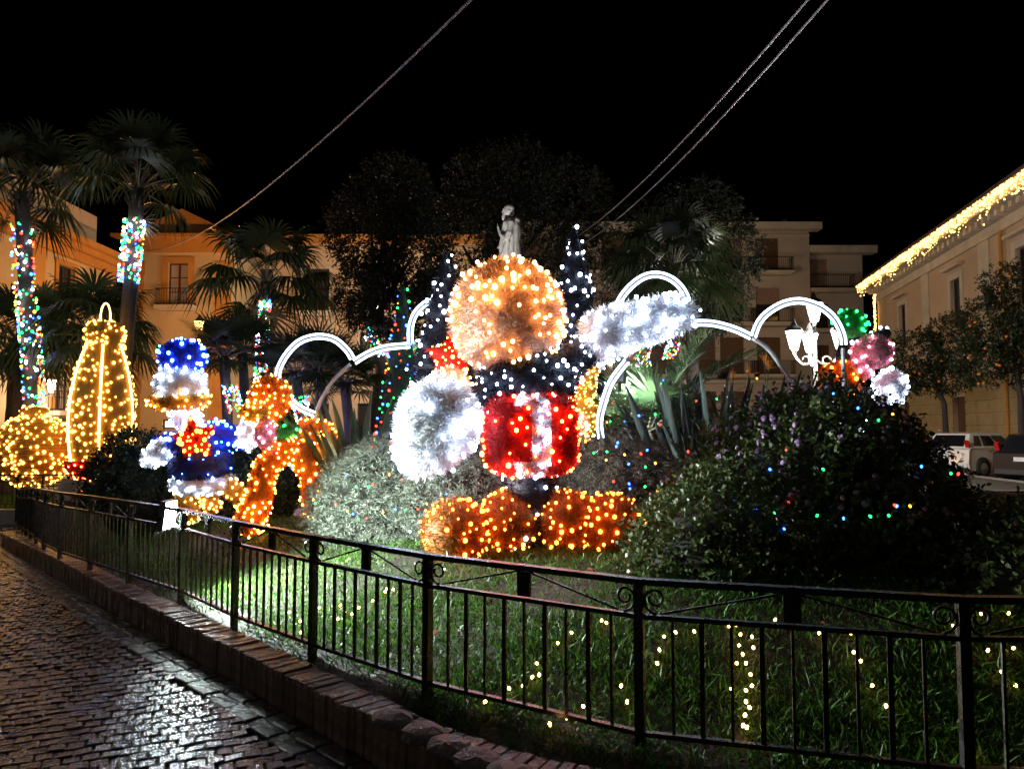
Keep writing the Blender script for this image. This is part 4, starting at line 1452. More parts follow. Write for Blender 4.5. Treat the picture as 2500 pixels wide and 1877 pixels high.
# dwarf palms in a clump
def smallset(a, b, c, d):
    return [(SMALL[i][0], SMALL[i][1], n, 0.5 * i) for i, n in enumerate((a, b, c, d)) if n]
for (x, y, Y, lab) in ((545, 870, 13.6, 'dwarf fan palm tinted violet behind the blue and white tower'), (590, 855, 14.6, 'dwarf fan palm tucked against the slender palm trunk'),
                       (775, 900, 12.6, 'dwarf fan palm inside the white light circle'), (840, 935, 13.2, 'dwarf fan palm beside the strelitzia clump'), (722, 905, 14.0, 'dwarf fan palm between the slender palm and the light circle')):
    c = P(x, y, Y)
    palm('dwarf_palm', lab, (c.x + 0.15, Y, bed_z(c.x + 0.15, Y)), c, 0.09, smallset(5, 9, 9, 7), skirt=False)
# feather palm lit green
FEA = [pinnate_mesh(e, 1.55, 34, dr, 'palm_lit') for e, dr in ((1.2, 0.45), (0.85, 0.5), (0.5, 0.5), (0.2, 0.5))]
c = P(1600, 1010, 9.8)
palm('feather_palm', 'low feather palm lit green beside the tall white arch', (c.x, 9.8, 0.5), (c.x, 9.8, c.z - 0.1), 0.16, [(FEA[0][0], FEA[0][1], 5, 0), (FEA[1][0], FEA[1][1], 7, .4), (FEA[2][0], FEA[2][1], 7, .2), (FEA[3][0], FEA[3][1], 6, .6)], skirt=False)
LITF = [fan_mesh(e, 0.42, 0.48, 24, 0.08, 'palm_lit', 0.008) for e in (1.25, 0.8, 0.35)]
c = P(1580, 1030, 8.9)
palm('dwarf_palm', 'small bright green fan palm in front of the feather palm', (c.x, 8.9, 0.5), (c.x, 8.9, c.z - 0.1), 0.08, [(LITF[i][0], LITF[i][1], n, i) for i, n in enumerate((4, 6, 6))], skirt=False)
# strelitzia clumps: every blade a leaf of its own
def blade_mesh(L, w_, mname, seed):
    r = random.Random(seed)
    V, F = [], []
    N = 7
    for k in range(N + 1):
        u = k / N
        x = 0.06 * math.sin(u * 2) + 0.12 * u * u
        zz = L * u
        if u < 0.45:
            hw = 0.010
        else:
            s_ = (u - 0.45) / 0.55
            hw = max(0.003, w_ * math.sin(math.pi * (0.12 + 0.88 * s_)) ** 0.8)
        V += [(x - 0.02 * (hw > 0.02), -hw, zz), (x + 0.012, 0, zz), (x - 0.02 * (hw > 0.02), hw, zz)]
    for k in range(N):
        for j in (0, 1):
            F.append((3 * k + j, 3 * k + j + 1, 3 * k + 4 + j, 3 * k + 3 + j))
    return np_mesh(V, F, M[mname], True)
def strelitzia(label, c, n, rad, hgt, mname, flowers=()):
    root = empty('strelitzia', c, 0, label, 'plant')
    ms = [blade_mesh(hgt * k, 0.052, mname, s) for s, k in enumerate((0.62, 0.8, 0.95, 1.06))]
    for k in range(n):
        a = random.random() * 6.28
        r_ = rad * math.sqrt(random.random())
        tilt = 0.06 + 0.62 * r_ / rad * random.uniform(0.6, 1.1)
        o = obj('leaf', ms[k % 4], root, (r_ * 0.55 * math.cos(a), r_ * 0.55 * math.sin(a), -0.05))
        o.rotation_euler = (Matrix.Rotation(a, 3, 'Z') @ Matrix.Rotation(tilt, 3, 'Y') @ Matrix.Rotation(random.uniform(-1.2, 1.2), 3, 'Z')).to_euler()
    for f in flowers:
        m_ = MB()
        p_ = Vector(f) - Vector(c)
        m_.tube([Vector((p_.x * 0.6, p_.y * 0.6, 0)), p_], 0.008, 5)
        st = m_.build('flower_stalk', M['strel'], root)
        m_ = MB()
        for q in range(6):
            m_.tube([p_, p_ + Vector((random.uniform(-0.07, 0.07), random.uniform(-.03, .03), random.uniform(0.07, 0.15)))], [0.012, 0.002], 4)
        m_.tube([p_ + Vector((-0.02, 0, 0)), p_ + Vector((0.13, 0, 0.03))], [0.016, 0.003], 5)
        m_.build('flower', M['flower_orange'], st)
    return root
c = PG(865, 1200, 0.52); c = P(890, 1120, 9.5)
strelitzia('strelitzia clump bleached white green beside the lit cone tree', (c.x, 9.5, 0.5), 100, 0.52, 1.62, 'strel')
c = P(1735, 1080, 8.9)
strelitzia('blue grey strelitzia clump with orange flowers behind the lantana', (c.x, 8.9, 0.5), 110, 1.0, 1.85, 'strel2', [P(1877, 900, 8.8), P(1828, 915, 8.9), P(1790, 925, 8.8)])
c = P(1850, 1080, 9.0)
strelitzia('blue grey strelitzia clump topped by the tallest orange flower', (c.x, 9.0, 0.5), 60, 0.7, 1.85, 'strel2', [P(1868, 885, 9.0)])

# ================================================================== LIT TINSEL SCULPTURES (plain ornamental shapes)
def E(px, py, Y, rx, rz, ry=None, rot=None, e=1.0, bump=0.0, nu=22, nv=14):
    c = P(px, py, Y)
    return ellipsoid(c, (S(rx, Y), S(ry if ry is not None else rx, Y), S(rz, Y)), rot, nu, nv, e, bump)
def cap(pts, Y, r, n=14):
    return capsule([P(x, y, Y + (dz[0] if dz else 0)) for x, y, *dz in pts], [S(q, Y) for q in r] if hasattr(r, '__len__') else S(r, Y), n)
ROT = lambda a: Matrix.Rotation(R(a), 3, 'Y').to_quaternion()
ROTX = lambda a: Matrix.Rotation(R(a), 3, 'X').to_quaternion()
def offset_mesh_children(root):
    """parts were built in world space: bring them under the thing's base"""
    v = Vector(root.location)
    for ch in root.children:
        if ch.type in ('MESH', 'LIGHT'):
            ch.location = ch.location - v

# ---- the tall central one
Y = 6.9
g = P(1290, 1300, Y)
A = empty('tinsel_tower', (g.x, Y, bed_z(g.x, Y)), 0, 'tall glowing tower of tinsel: peach ball, navy middle, red parcel, orange balls at its foot', 'light sculpture')
tinsel(A, 'peach_ball', E(1238, 775, Y, 131, 136, 125), 'peach', 'warm', 210, 0.0135, 4600, 0.085)
tinsel(A, 'navy_middle', E(1290, 925, Y + 0.05, 118, 85, 105), 'navy', 'cool', 170, 0.009, 4200, 0.07)
tinsel(A, 'red_parcel', E(1296, 1058, Y - 0.05, 106, 92, 95, None, 0.45), 'red', 'red', 125, 0.0115, 5200, 0.065)
V, F = E(1296, 1058, Y - 0.05, 109, 94, 97, None, 0.45, nu=44)
cx = P(1296, 1058, Y).x
c0 = P(1296, 1058, Y - 0.05)
k = [i for i, f in enumerate(F) if abs(V[f][:, 0].mean() - cx) < 0.085 or abs(V[f][:, 2].mean() - c0.z) < 0.05]
tinsel(A, 'white_ribbon', (V, F[k]), 'white', 'cool', 60, 0.013, 4600, 0.05, cen=tuple(c0))
tinsel(A, 'navy_stem', cap([(1296, 1130), (1296, 1300)], Y + 0.1, (62, 50)), 'navy', 'cool', 50, 0.010, 3600, 0.06)
for (x, y, r, dy) in ((1112, 1296, 76, -0.12), (1246, 1268, 70, 0.05), (1385, 1268, 70, 0.02), (1490, 1285, 76, -0.02)):
    tinsel(A, 'orange_ball', E(x, y, Y + dy, r, r * 0.95, r), 'amber', 'hot', 95, 0.0095, 5200, 0.06)
tinsel(A, 'navy_branch', cap([(1345, 915), (1395, 880), (1450, 838)], Y + 0.05, (46, 42, 40)), 'navy', 'cool', 55, 0.0105, 3600, 0.06)
tinsel(A, 'white_bolster', cap([(1478, 815, -0.05), (1530, 795, -0.05), (1590, 782, -0.03), (1655, 765, 0.0)], Y, (56, 46, 45, 38)), 'white', 'cool', 130, 0.0135, 4800, 0.085)
tinsel(A, 'navy_branch', cap([(1235, 935), (1180, 985), (1135, 1010)], Y + 0.02, (44, 38, 34)), 'navy', 'cool', 34, 0.0105, 3600, 0.06)
rot = ROT(28)
V, F = lathe_arr([(0.01, -0.48), (0.13, -0.40), (0.25, -0.26), (0.335, -0.05), (0.345, 0.1), (0.28, 0.27), (0.15, 0.37), (0.01, 0.41)], P(1065, 1040, Y - 0.25), 22, rot)
tinsel(A, 'white_drop', (V, F), 'white', 'cool', 95, 0.0165, 5200, 0.085)
offset_mesh_children(A)
# ---- two navy cone trees standing behind it
for (x, y, Yc, hw, lab) in ((1088, 612, 8.5, 190, 'dark navy tinsel cone tree with white lights behind the white stack'),
                            (1402, 548, 10.2, 170, 'taller dark navy tinsel cone tree with white lights behind the gold bear')):
    c = P(x, y, Yc)
    zb = bed_z(c.x, Yc)
    B = empty('navy_cone_tree', (c.x, Yc, zb), 0, lab, 'light sculpture')
    H, w_ = c.z - zb, S(hw, Yc)
    tiers = []
    for k in range(5):          # five flared skirts, like a fir
        z0, z1 = H * k / 5.4, H * (k + 1.35) / 5.4
        r0, r1 = w_ * (1 - k / 5.4), w_ * max(0.02, 1 - (k + 1.35) / 5.4) * 0.7
        tinsel(B, 'skirt', lathe_arr([(r0 * 0.8, z0 + 0.02), (r0, z0), (r0 * 0.9, z0 + 0.1), ((r0 + r1) * 0.48, (z0 + z1) / 2), (max(0.015, r1), min(H, z1))], (0, 0, 0), 20), 'navy', 'cool', 64 - 7 * k, 0.010 * Yc / 7.5, 2600, 0.07, cen=(0, 0, z0 * 0.5))
    m = MB(); m.tube([(0, 0, -0.05), (0, 0, H * 0.9)], 0.04, 8); m.build('pole', M['iron'], B)
# ---- small white stack with a red star
Y = 7.6
g = P(1095, 1150, Y)
B = empty('white_stack', (g.x, Y, bed_z(g.x, Y)), 0, 'white tinsel stack crowned by a red tinsel star, half behind the white drop', 'light sculpture')
tinsel(B, 'white_ball', E(1098, 942, Y, 46, 46), 'white', 'warm', 42, 0.011, 5200, 0.05)
V, F = star(P(1102, 872, Y + 0.02), S(68, Y), S(34, Y), S(24, Y))
tinsel(B, 'red_star', (V, F), 'red', 'red', 46, 0.0105, 6500, 0.05)
tinsel(B, 'white_body', E(1090, 1045, Y, 62, 78), 'white', 'cool', 44, 0.011, 4200, 0.05)
m = MB(); q = P(1090, 1100, Y); m.tube([(q.x, Y, B.location.z - 0.05), (q.x, Y, q.z)], 0.05, 8); m.build('pole', M['iron'], B)
offset_mesh_children(B)
# ---- blue and white tower with gold legs
Y = 9.5
g = P(495, 1240, Y)
B = empty('blue_tower', (g.x, Y, bed_z(g.x, Y)), 0, 'blue and white tinsel tower on gold legs with a red star on its chest', 'light sculpture')
tinsel(B, 'blue_dome', E(446, 872, Y, 54, 42, 50), 'blue', 'blue', 70, 0.013, 4200, 0.05)
tinsel(B, 'white_ball', E(440, 944, Y, 58, 58), 'white', 'cool', 90, 0.014, 4200, 0.05)
tinsel(B, 'gold_ring', torus(P(440, 975, Y), S(54, Y), S(17, Y), ROTX(12)), 'gold', 'tang', 70, 0.009, 4200, 0.045)
tinsel(B, 'white_neck', cap([(446, 1005), (466, 1040)], Y, (30, 27)), 'white', 'cool', 44, 0.014, 4200, 0.05)
V, F = star(P(474, 1070, Y - 0.35), S(56, Y), S(28, Y), S(18, Y), 0, 0.2)
tinsel(B, 'red_star', (V, F), 'red', 'hot', 46, 0.013, 5600, 0.045)
tinsel(B, 'navy_ball', E(490, 1128, Y, 70, 64), 'deep', 'blue', 46, 0.006, 4200, 0.05)
tinsel(B, 'blue_collar', torus(P(482, 1085, Y), S(50, Y), S(24, Y)), 'blue', 'blue', 34, 0.012, 3600, 0.045)
tinsel(B, 'white_skirt', torus(P(494, 1178, Y), S(56, Y), S(17, Y), ROTX(8)), 'white', 'cool', 56, 0.014, 4200, 0.045)
for pts, r in ((((455, 1195), (452, 1225), (465, 1250)), (24, 24, 22)), (((548, 1180), (585, 1210), (622, 1240)), (24, 20, 22)), (((510, 1200, 0.35), (515, 1235, 0.5)), (20, 18))):
    tinsel(B, 'gold_leg', cap(pts, Y, r), 'gold', 'gold', 44, 0.0115, 3600, 0.045)
tinsel(B, 'white_lobe', cap([(438, 1088, -0.1), (400, 1100, -0.15), (368, 1118, -0.2)], Y, (26, 28, 20)), 'white', 'cool', 56, 0.0135, 4200, 0.05)
tinsel(B, 'blue_branch', cap([(420, 1075), (392, 1082)], Y, (20, 18)), 'blue', 'blue', 14, 0.012, 3600, 0.045)
tinsel(B, 'blue_branch', cap([(520, 1052), (560, 1058), (594, 1072)], Y, (24, 22, 24)), 'blue', 'blue', 34, 0.012, 3600, 0.045)
tinsel(B, 'white_ball', E(604, 1060, Y - 0.05, 24, 36), 'white', 'cool', 40, 0.014, 4200, 0.045)
offset_mesh_children(B)
# ---- orange arch
Y = 8.6
g = P(690, 1270, Y)
B = empty('orange_arch', (g.x, Y, bed_z(g.x, Y)), 0, 'orange tinsel double arch carrying an orange ball, a yellow ball and a pink drop', 'light sculpture')
tinsel(B, 'arch', cap([(612, 1268), (632, 1210), (652, 1135), (690, 1098), (735, 1102), (758, 1160), (768, 1240)], Y, (36, 30, 28, 34, 32, 24, 24)), 'orange', 'tang', 210, 0.009, 5200, 0.045)
tinsel(B, 'arch', cap([(738, 1100, 0.1), (752, 1050, 0.4), (785, 1055, 0.6), (815, 1110, 0.7), (838, 1200, 0.75)], Y, (30, 32, 32, 28, 22)), 'orange', 'tang', 130, 0.009, 4800, 0.045)
tinsel(B, 'orange_ball', E(660, 975, Y, 48, 56, 46), 'orange', 'tang', 90, 0.009, 5200, 0.045)
tinsel(B, 'yellow_ball', E(622, 1005, Y - 0.22, 36, 24, 30), 'gold', 'tang', 30, 0.009, 5200, 0.04)
tinsel(B, 'pink_drop', E(648, 1058, Y - 0.2, 26, 36, 20), 'pink', 'pink', 20, 0.008, 6000, 0.04)
tinsel(B, 'green_ring', torus(P(678, 1048, Y + 0.02), S(34, Y), S(14, Y), ROTX(20)), 'green', 'green', 22, 0.012, 4200, 0.04)
tinsel(B, 'navy_post', cap([(690, 1090), (700, 1010)], Y + 0.15, (18, 18)), 'navy', 'cool', 6, 0.009, 3600, 0.04)
offset_mesh_children(B)
# ---- pile behind the lantana
Y = 9.6
g = P(2085, 1000, Y)
B = empty('bauble_pile', (g.x, Y, bed_z(g.x, Y)), 0, 'tinsel pile of green, pink and orange balls peeping over the lantana', 'light sculpture')
tinsel(B, 'green_ball', E(2076, 792, Y, 36, 36), 'green', 'green', 30, 0.013, 3600, 0.045)
tinsel(B, 'navy_column', cap([(2078, 835), (2062, 890), (2070, 960), (2075, 1060)], Y + 0.1, (30, 24, 30, 30)), 'navy', 'cool', 46, 0.012, 3000, 0.045)
tinsel(B, 'navy_branch', cap([(2120, 835), (2160, 815)], Y + 0.1, (18, 14)), 'navy', 'cool', 12, 0.012, 3000, 0.04)
tinsel(B, 'pink_ball', E(2128, 858, Y - 0.1, 46, 40), 'pink', 'pink', 26, 0.012, 4800, 0.045)
tinsel(B, 'pink_ball', E(2100, 900, Y - 0.15, 28, 26), 'pink', 'pink', 14, 0.011, 4800, 0.045)
tinsel(B, 'orange_ball', E(2050, 926, Y - 0.1, 48, 44), 'orange', 'hot', 40, 0.013, 4200, 0.045)
tinsel(B, 'white_ball', E(2172, 948, Y, 36, 46, 34, ROT(25)), 'white', 'cool', 36, 0.0165, 4200, 0.05)
m = MB(); m.tube([P(2075, 960, Y + 0.1), P(2172, 960, Y)], 0.03, 6); m.build('bracket', M['iron'], B)
offset_mesh_children(B)
# ---- lit gold bear with a red nose
Y = 9.0
g = P(1412, 1080, Y)
B = empty('bear_figure', (g.x, Y, bed_z(g.x, Y)), 0, 'gold light-net bear with a red nose and a white trimmed cap', 'light sculpture')
tinsel(B, 'body', E(1415, 1020, Y, 40, 62), 'gold', 'gold', 160, 0.008, 1500, 0.02)
tinsel(B, 'belly', E(1412, 1035, Y - 0.12, 26, 36), 'white', 'warm', 50, 0.008, 1500, 0.02)
hd = tinsel(B, 'head', E(1410, 940, Y, 45, 44, 40, None, 0.8), 'gold', 'gold', 210, 0.008, 1500, 0.02)
tinsel(B, 'muzzle', E(1404, 952, Y - 0.14, 26, 22, 22), 'gold', 'gold', 60, 0.007, 1500, 0.02)
tinsel(B, 'nose', E(1400, 936, Y - 0.26, 15, 10, 10), 'red', 'red', 30, 0.008, 1500, 0.015)
for x in (1384, 1414):
    m = MB(); m.add(*[list(map(tuple, a)) for a in ellipsoid(P(x, 911, Y - 0.19), (0.016, 0.016, 0.036), None, 10, 8)]); m.build('eye', M['plastic'], B, True)
for x, y in ((1372, 905), (1448, 905)):
    tinsel(B, 'ear', E(x, y, Y, 14, 14, 8), 'gold', 'gold', 22, 0.007, 1500, 0.02)
tinsel(B, 'cap_trim', cap([(1418, 893, -0.1), (1440, 880, -0.05), (1462, 890, 0.0)], Y, (11, 12, 12)), 'white', 'cool', 36, 0.009, 4000, 0.03)
tinsel(B, 'arm', cap([(1440, 1000), (1452, 1030)], Y - 0.05, (18, 16)), 'gold', 'gold', 40, 0.008, 1500, 0.02)
m = MB(); m.tube([(g.x, Y, B.location.z - 0.05), (g.x, Y, P(1412, 1060, Y).z)], 0.06, 8); m.build('pole', M['iron'], B)
offset_mesh_children(B)
# ---- cone tree with coloured bulbs
def multi_lights(parent, p, r, keys=('m_red', 'm_green', 'm_blue', 'm_amber'), wts=None):
    k = rng.choice(len(keys), len(p), p=wts)
    for i, kk in enumerate(keys):
        if (k == i).any():
            obj('fairy_lights', bulbs_mesh(p[k == i], r, M['b_' + kk]), parent, kind='stuff')
def cone_tree(label, x, ytip, ybase_px, Y, hw, nb):
    c = P(x, ytip, Y)
    zb = bed_z(c.x, Y) if Y < 13 else 0.3
    H = c.z - zb
    B = empty('cone_tree', (c.x, Y, zb), 0, label, 'light sculpture')
    Rb = S(hw, Y)
    V, F = lathe_arr([(Rb, 0), (Rb * 0.97, H * 0.06), (Rb * 0.62, H * 0.42), (Rb * 0.3, H * 0.75), (0.02, H)], (0, 0, 0), 22)
    tinsel(B, 'cone', (V, F), 'pine', dens=2600, length=0.05)
    q, qn, area = sample(V, F, nb * 6)
    qn = orient_out(q, qn, np.array((0, 0, H * 0.3)))
    q, qn = spaced(q, qn, math.sqrt(area / nb) * 0.7, nb)
    multi_lights(B, q + qn * 0.035, 0.011 * Y / 9, wts=(0.25, 0.3, 0.3, 0.15))
cone_tree('dark green cone tree covered in coloured bulbs beside the white stack', 983, 700, 0, 9.2, 84, 330)
# ---- white light arches
def arch(label, segs, Y, feet=()):
    B = empty('light_arch', (0, Y, 0), 0, label, 'light sculpture')
    allp = [P(*q, Y) for s, lit in segs for q in s]
    base = Vector((sum(p.x for p in allp) / len(allp), Y, 0.5))
    B.location = base
    for s, lit in segs:
        pts = resample([tuple(P(x, y, Y)) for x, y in s], 0.06)
        pts = [Vector(q) - base for q in pts]
        m = MB(); m.tube(pts, 0.024, 8); m.build('frame', M['frame_grey'], B, True)
        if lit:
            cen = sum(pts, Vector()) / len(pts)
            for sg in (-1, 1):
                pp = []
                for i, q in enumerate(pts):
                    t = (pts[min(i + 1, len(pts) - 1)] - pts[max(0, i - 1)]).normalized()
                    nv = t.cross(Vector((0, 1, 0))).normalized()
                    pp.append(q + nv * 0.027 * sg + Vector((0, -0.018, 0)))
                m = MB(); m.tube(pp, 0.0125, 6); lt = m.build('light_tube', M['tube_lit'], B, True)
    for x, y in feet:
        q = P(x, y, Y) - base
        m = MB(); m.tube([q, (q.x, q.y, bed_z(q.x + base.x, Y) - 0.5 - 0.05)], 0.024, 8); m.build('post', M['frame_grey'], B)
    return B
arch('white light tubes bent to a circle and two arches, behind the orange arch', [
    ([(769, 1012), (728, 992), (695, 962), (679, 920), (692, 879), (727, 838), (771, 822), (815, 828), (847, 854), (864, 881)], True),
    ([(769, 1016), (784, 977), (815, 927), (862, 884)], False), ([(866, 884), (901, 863), (942, 849), (1003, 843)], True), ([(1007, 843), (1049, 847), (1085, 862)], False),
    ([(1003, 838), (1002, 805), (1011, 773), (1027, 751), (1049, 737), (1090, 728), (1130, 745), (1150, 790)], True)], 9.0, [(769, 1016), (1085, 862)])
arch('white light tubes bent to three wide arches over the feather palm', [
    ([(1520, 842), (1507, 805), (1505, 760), (1516, 728), (1542, 697), (1573, 676), (1605, 671), (1637, 681), (1662, 703), (1678, 735), (1684, 785)], True),
    ([(1520, 842), (1537, 868)], True),
    ([(1467, 1070), (1463, 1027), (1475, 977), (1494, 929), (1535, 875)], True), ([(1537, 872), (1577, 830), (1643, 796), (1682, 790)], False), ([(1684, 789), (1738, 790), (1792, 804), (1833, 823)], True), ([(1836, 825), (1873, 850), (1904, 890), (1930, 930), (1945, 990)], False),
    ([(1838, 822), (1851, 789), (1873, 764), (1911, 742), (1952, 735), (1990, 745), (2018, 761), (2040, 785), (2056, 821), (2058, 850)], True)], 8.35, [(1467, 1070), (1945, 990), (2058, 850)])
# ---- gold ornaments on the small lawn
Y = 18.2
c = P(84, 1100, Y)
B = empty('gold_bauble', (c.x, Y, -0.2), 0, 'big round bauble of gold light mesh on the small lawn', 'light sculpture')
r = S(86, Y)
V, F = ellipsoid(c, (r, r, r * 1.02), None, 28, 18)
tinsel(B, 'ball', (V, F), 'gold', 'gold', 420, 0.0195, 2200, 0.05)
for k in range(26):
    z_ = c.z + r * (-0.92 + 1.84 * k / 25)
    rr = math.sqrt(max(0.0, r * r - (z_ - c.z) ** 2)) * 1.02
    m = MB(); m.tube([(c.x + rr * math.cos(a), Y + rr * math.sin(a), z_ + 0.01 * math.sin(5 * a)) for a in np.linspace(0, 2 * math.pi, 30)[:-1]], 0.008, 4, closed=True)
    m.build('hoop', M['t_gold'], B)
cc = P(84, 1015, Y)
tinsel(B, 'neck', lathe_arr([(S(30, Y), -0.02), (S(30, Y), S(34, Y)), (S(24, Y), S(42, Y)), (0.02, S(44, Y))], cc + Vector((0, 0, -S(22, Y))), 16), 'gold', 'gold', 60, 0.016, 2600, 0.04)
m = MB(); m.tube([(c.x, Y, -0.25), (c.x, Y, c.z - r * 0.9)], 0.12, 10); m.build('foot', M['frame_grey'], B)
offset_mesh_children(B)
Y = 17.7
c = P(250, 1000, Y)
B = empty('gold_ornament', (c.x, Y, -0.2), 0, 'tall ribbed gold light ornament with a crown cap and a wire loop', 'light sculpture')
hw, zt, zb = S(78, Y), P(250, 845, Y).z, P(250, 1195, Y).z
prof = []
for k in range(15):
    u = k / 14
    zz = zb + (zt - zb) * u
    rr = hw * (0.30 + 0.70 * math.sin(math.pi * (0.12 + 0.80 * u)) ** 0.75)
    prof.append((rr, zz))
V, F = lathe_arr([(a * 0.93, b) for a, b in prof], (c.x, Y, 0), 24)
tinsel(B, 'gold_curtain', (V, F), 'gold', 'gold', 420, 0.0195, 2000, 0.05)
for k in range(6):
    a = R(-90 + 25 + 60 * k)
    m = MB(); m.tube([(c.x + rr * math.cos(a), Y + rr * math.sin(a), zz) for rr, zz in prof], 0.026, 6)
    m.build('rib', M['rope_gold'], B, True)
q = P(275, 815, Y)
V, F = lathe_arr([(S(42, Y), 0), (S(42, Y), S(50, Y)), (S(30, Y), S(62, Y)), (0.03, S(64, Y))], (c.x, Y, zt - 0.05), 20)
tinsel(B, 'crown_cap', (V, F), 'gold', 'gold', 90, 0.02, 2400, 0.045)
m = MB(); m.tube([(c.x + S(12, Y) * math.cos(a), Y, zt + S(72, Y) + S(34, Y) * math.sin(a)) for a in np.linspace(-0.9, math.pi + 0.9, 20)], 0.02, 6); m.build('loop', M['rope_gold'], B, True)
V, F = lathe_arr([(hw * 0.32, zb - 0.1), (hw * 0.6, zb + 0.12), (hw * 0.95, zb + 0.55), (hw * 0.98, zb + 0.7)], (c.x, Y, 0), 20)
tinsel(B, 'red_base', (V, F), 'red', 'red', 60, 0.014, 2200, 0.05)
m = MB(); m.tube([(c.x, Y, -0.25), (c.x, Y, zb + 0.1)], 0.2, 10); m.build('foot', M['frame_grey'], B)
offset_mesh_children(B)

# ================================================================== LIGHT STRINGS
def wrap(label, pts, Y, r, n, br):
    B = empty('wound_lights', P(*pts[0], Y), 0, label, 'fairy lights')
    o = np.array(B.location)
    path = np.array([tuple(P(x, y, Y)) for x, y in pts])
    t = rng.random(n) * (len(path) - 1)
    i = np.minimum(t.astype(int), len(path) - 2)
    c = path[i] + (path[i + 1] - path[i]) * (t - i)[:, None]
    a = rng.random(n) * 2 * math.pi
    p = c + np.column_stack([np.cos(a) * r, np.sin(a) * r, np.zeros(n)])
    multi_lights(B, p - o, br, ('m_red', 'm_green', 'm_blue', 'm_amber', 'cool'), (0.17, 0.22, 0.25, 0.16, 0.2))
wrap('coloured fairy lights wound round the tall palm by the ochre house', [(52, 548), (58, 700), (72, 800), (80, 900), (84, 1000)], 18.55, 0.24, 330, 0.024)
wrap('coloured fairy lights wound round the tallest leaning palm', [(330, 535), (312, 690)], 18.15, 0.24, 280, 0.024)
wrap('coloured fairy lights wound round the slender palm before the cream house', [(648, 735), (640, 830), (636, 930)], 18.2, 0.14, 260, 0.02)
wrap('coloured fairy lights on the stem of the dwarf palm beside the orange arch', [(560, 940), (580, 1010)], 13.4, 0.13, 90, 0.013)
wrap('coloured fairy lights on the stems under the white light circle', [(735, 965), (722, 1030)], 13.0, 0.16, 110, 0.013)
wrap('coloured fairy lights on the leaning trunk of the feathery tree', [(895, 795), (912, 840), (940, 870)], 23.7, 0.2, 90, 0.018)
wrap('coloured fairy lights hanging under the thick-crowned palm', [(1618, 720), (1612, 770)], 18.6, 0.2, 60, 0.018)
wrap('coloured fairy lights wound on the palm trunk below the white bolster', [(1655, 800), (1640, 850), (1632, 880)], 18.5, 0.16, 90, 0.017)
wrap('coloured fairy lights on a leaning stem below the white bolster', [(1580, 830), (1566, 870), (1572, 895)], 18.2, 0.18, 90, 0.017)
wrap('coloured fairy lights on a thin trunk behind the navy branch', [(1432, 775), (1430, 800)], 18.0, 0.12, 34, 0.016)
# single bulbs: every one a part
def bulb_proto(k, r):
    bm = bmesh.new(); bmesh.ops.create_icosphere(bm, subdivisions=1, radius=r)
    for v in bm.verts:
        v.co.z *= 1.35
    me = bpy.data.meshes.new('bulb'); bm.to_mesh(me); bm.free(); me.materials.append(M['b_' + k]); return me
def ground_hit(x, y):
    z_ = 0.3
    for _ in range(8):
        q = PG(x, y, z_)
        z_ = bed_z(q.x, q.y) if inside(q.x, q.y) else 0.24
    return Vector((q.x, q.y, z_))
def ell_hit(x, y, c, r):
    o = Vector((0, 0, EYE)); d = ray(x, y)
    a = b = cc = 0.0
    for i in range(3):
        oi, di = (o[i] - c[i]) / r[i], d[i] / r[i]
        a += di * di; b += 2 * oi * di; cc += oi * oi
    disc = b * b - 4 * a * (cc - 1)
    if disc < 0:
        return None
    return o + d * ((-b - math.sqrt(disc)) / (2 * a))
def string(label, pts, keys, r, lift=0.03):
    B = empty('light_string', pts[0], 0, label, 'string lights')
    m = MB()
    rel = [Vector(p) - Vector(pts[0]) for p in pts]
    path = []
    for a, b in zip(rel, rel[1:]):
        if (a - b).length > 1.6:
            continue
        path += [a, (a + b) / 2 + Vector((0, 0, -0.012))]
        m.tube([a + Vector((0, 0, -0.004)), (a + b) / 2 + Vector((random.uniform(-.03, .03), 0, -0.015)), b + Vector((0, 0, -0.004))], 0.0025, 4)
    m.build('flex', M['cable'], B)
    ps = {k: bulb_proto(k, r) for k in keys}
    for i, p in enumerate(rel):
        o = obj('bulb', ps[keys[i % len(keys)]], B, p + Vector((0, 0, lift)), (random.uniform(-.8, .8), random.uniform(-.8, .8), 0))
s_ = 1.13
G1 = [(455, 1300), (495, 1275), (512, 1310), (528, 1345), (625, 1335), (648, 1355), (650, 1380), (690, 1325), (730, 1350), (735, 1320), (745, 1335), (760, 1340), (765, 1322), (775, 1325), (805, 1310), (832, 1290), (836, 1284), (850, 1285), (885, 1265), (902, 1268), (930, 1230), (945, 1215), (960, 1240)]
G2 = [(1310, 1360), (1300, 1355), (1235, 1382), (1205, 1405), (1160, 1450), (1165, 1475), (1150, 1480), (1130, 1500), (1100, 1505), (1048, 1535), (1188, 1585), (1225, 1570), (1260, 1545), (1355, 1535), (1342, 1500), (1420, 1450), (1425, 1420), (1435, 1390), (1460, 1380), (1500, 1378)]
G3 = [(1575, 1365), (1590, 1362), (1600, 1385), (1625, 1390), (1597, 1410), (1628, 1415), (1605, 1430), (1592, 1450), (1612, 1450), (1622, 1475), (1580, 1507), (1625, 1500), (1612, 1510), (1612, 1535), (1620, 1548), (1610, 1565), (1606, 1588), (1614, 1592)]
G4 = [(1675, 1348), (1770, 1380), (1838, 1380), (1845, 1425), (1860, 1445), (1885, 1500), (1915, 1545)]
G5 = [(2060, 1362), (2090, 1370), (2120, 1340), (2135, 1420), (2150, 1390), (2165, 1470), (2190, 1415), (2195, 1500), (2180, 1340), (2100, 1650)]
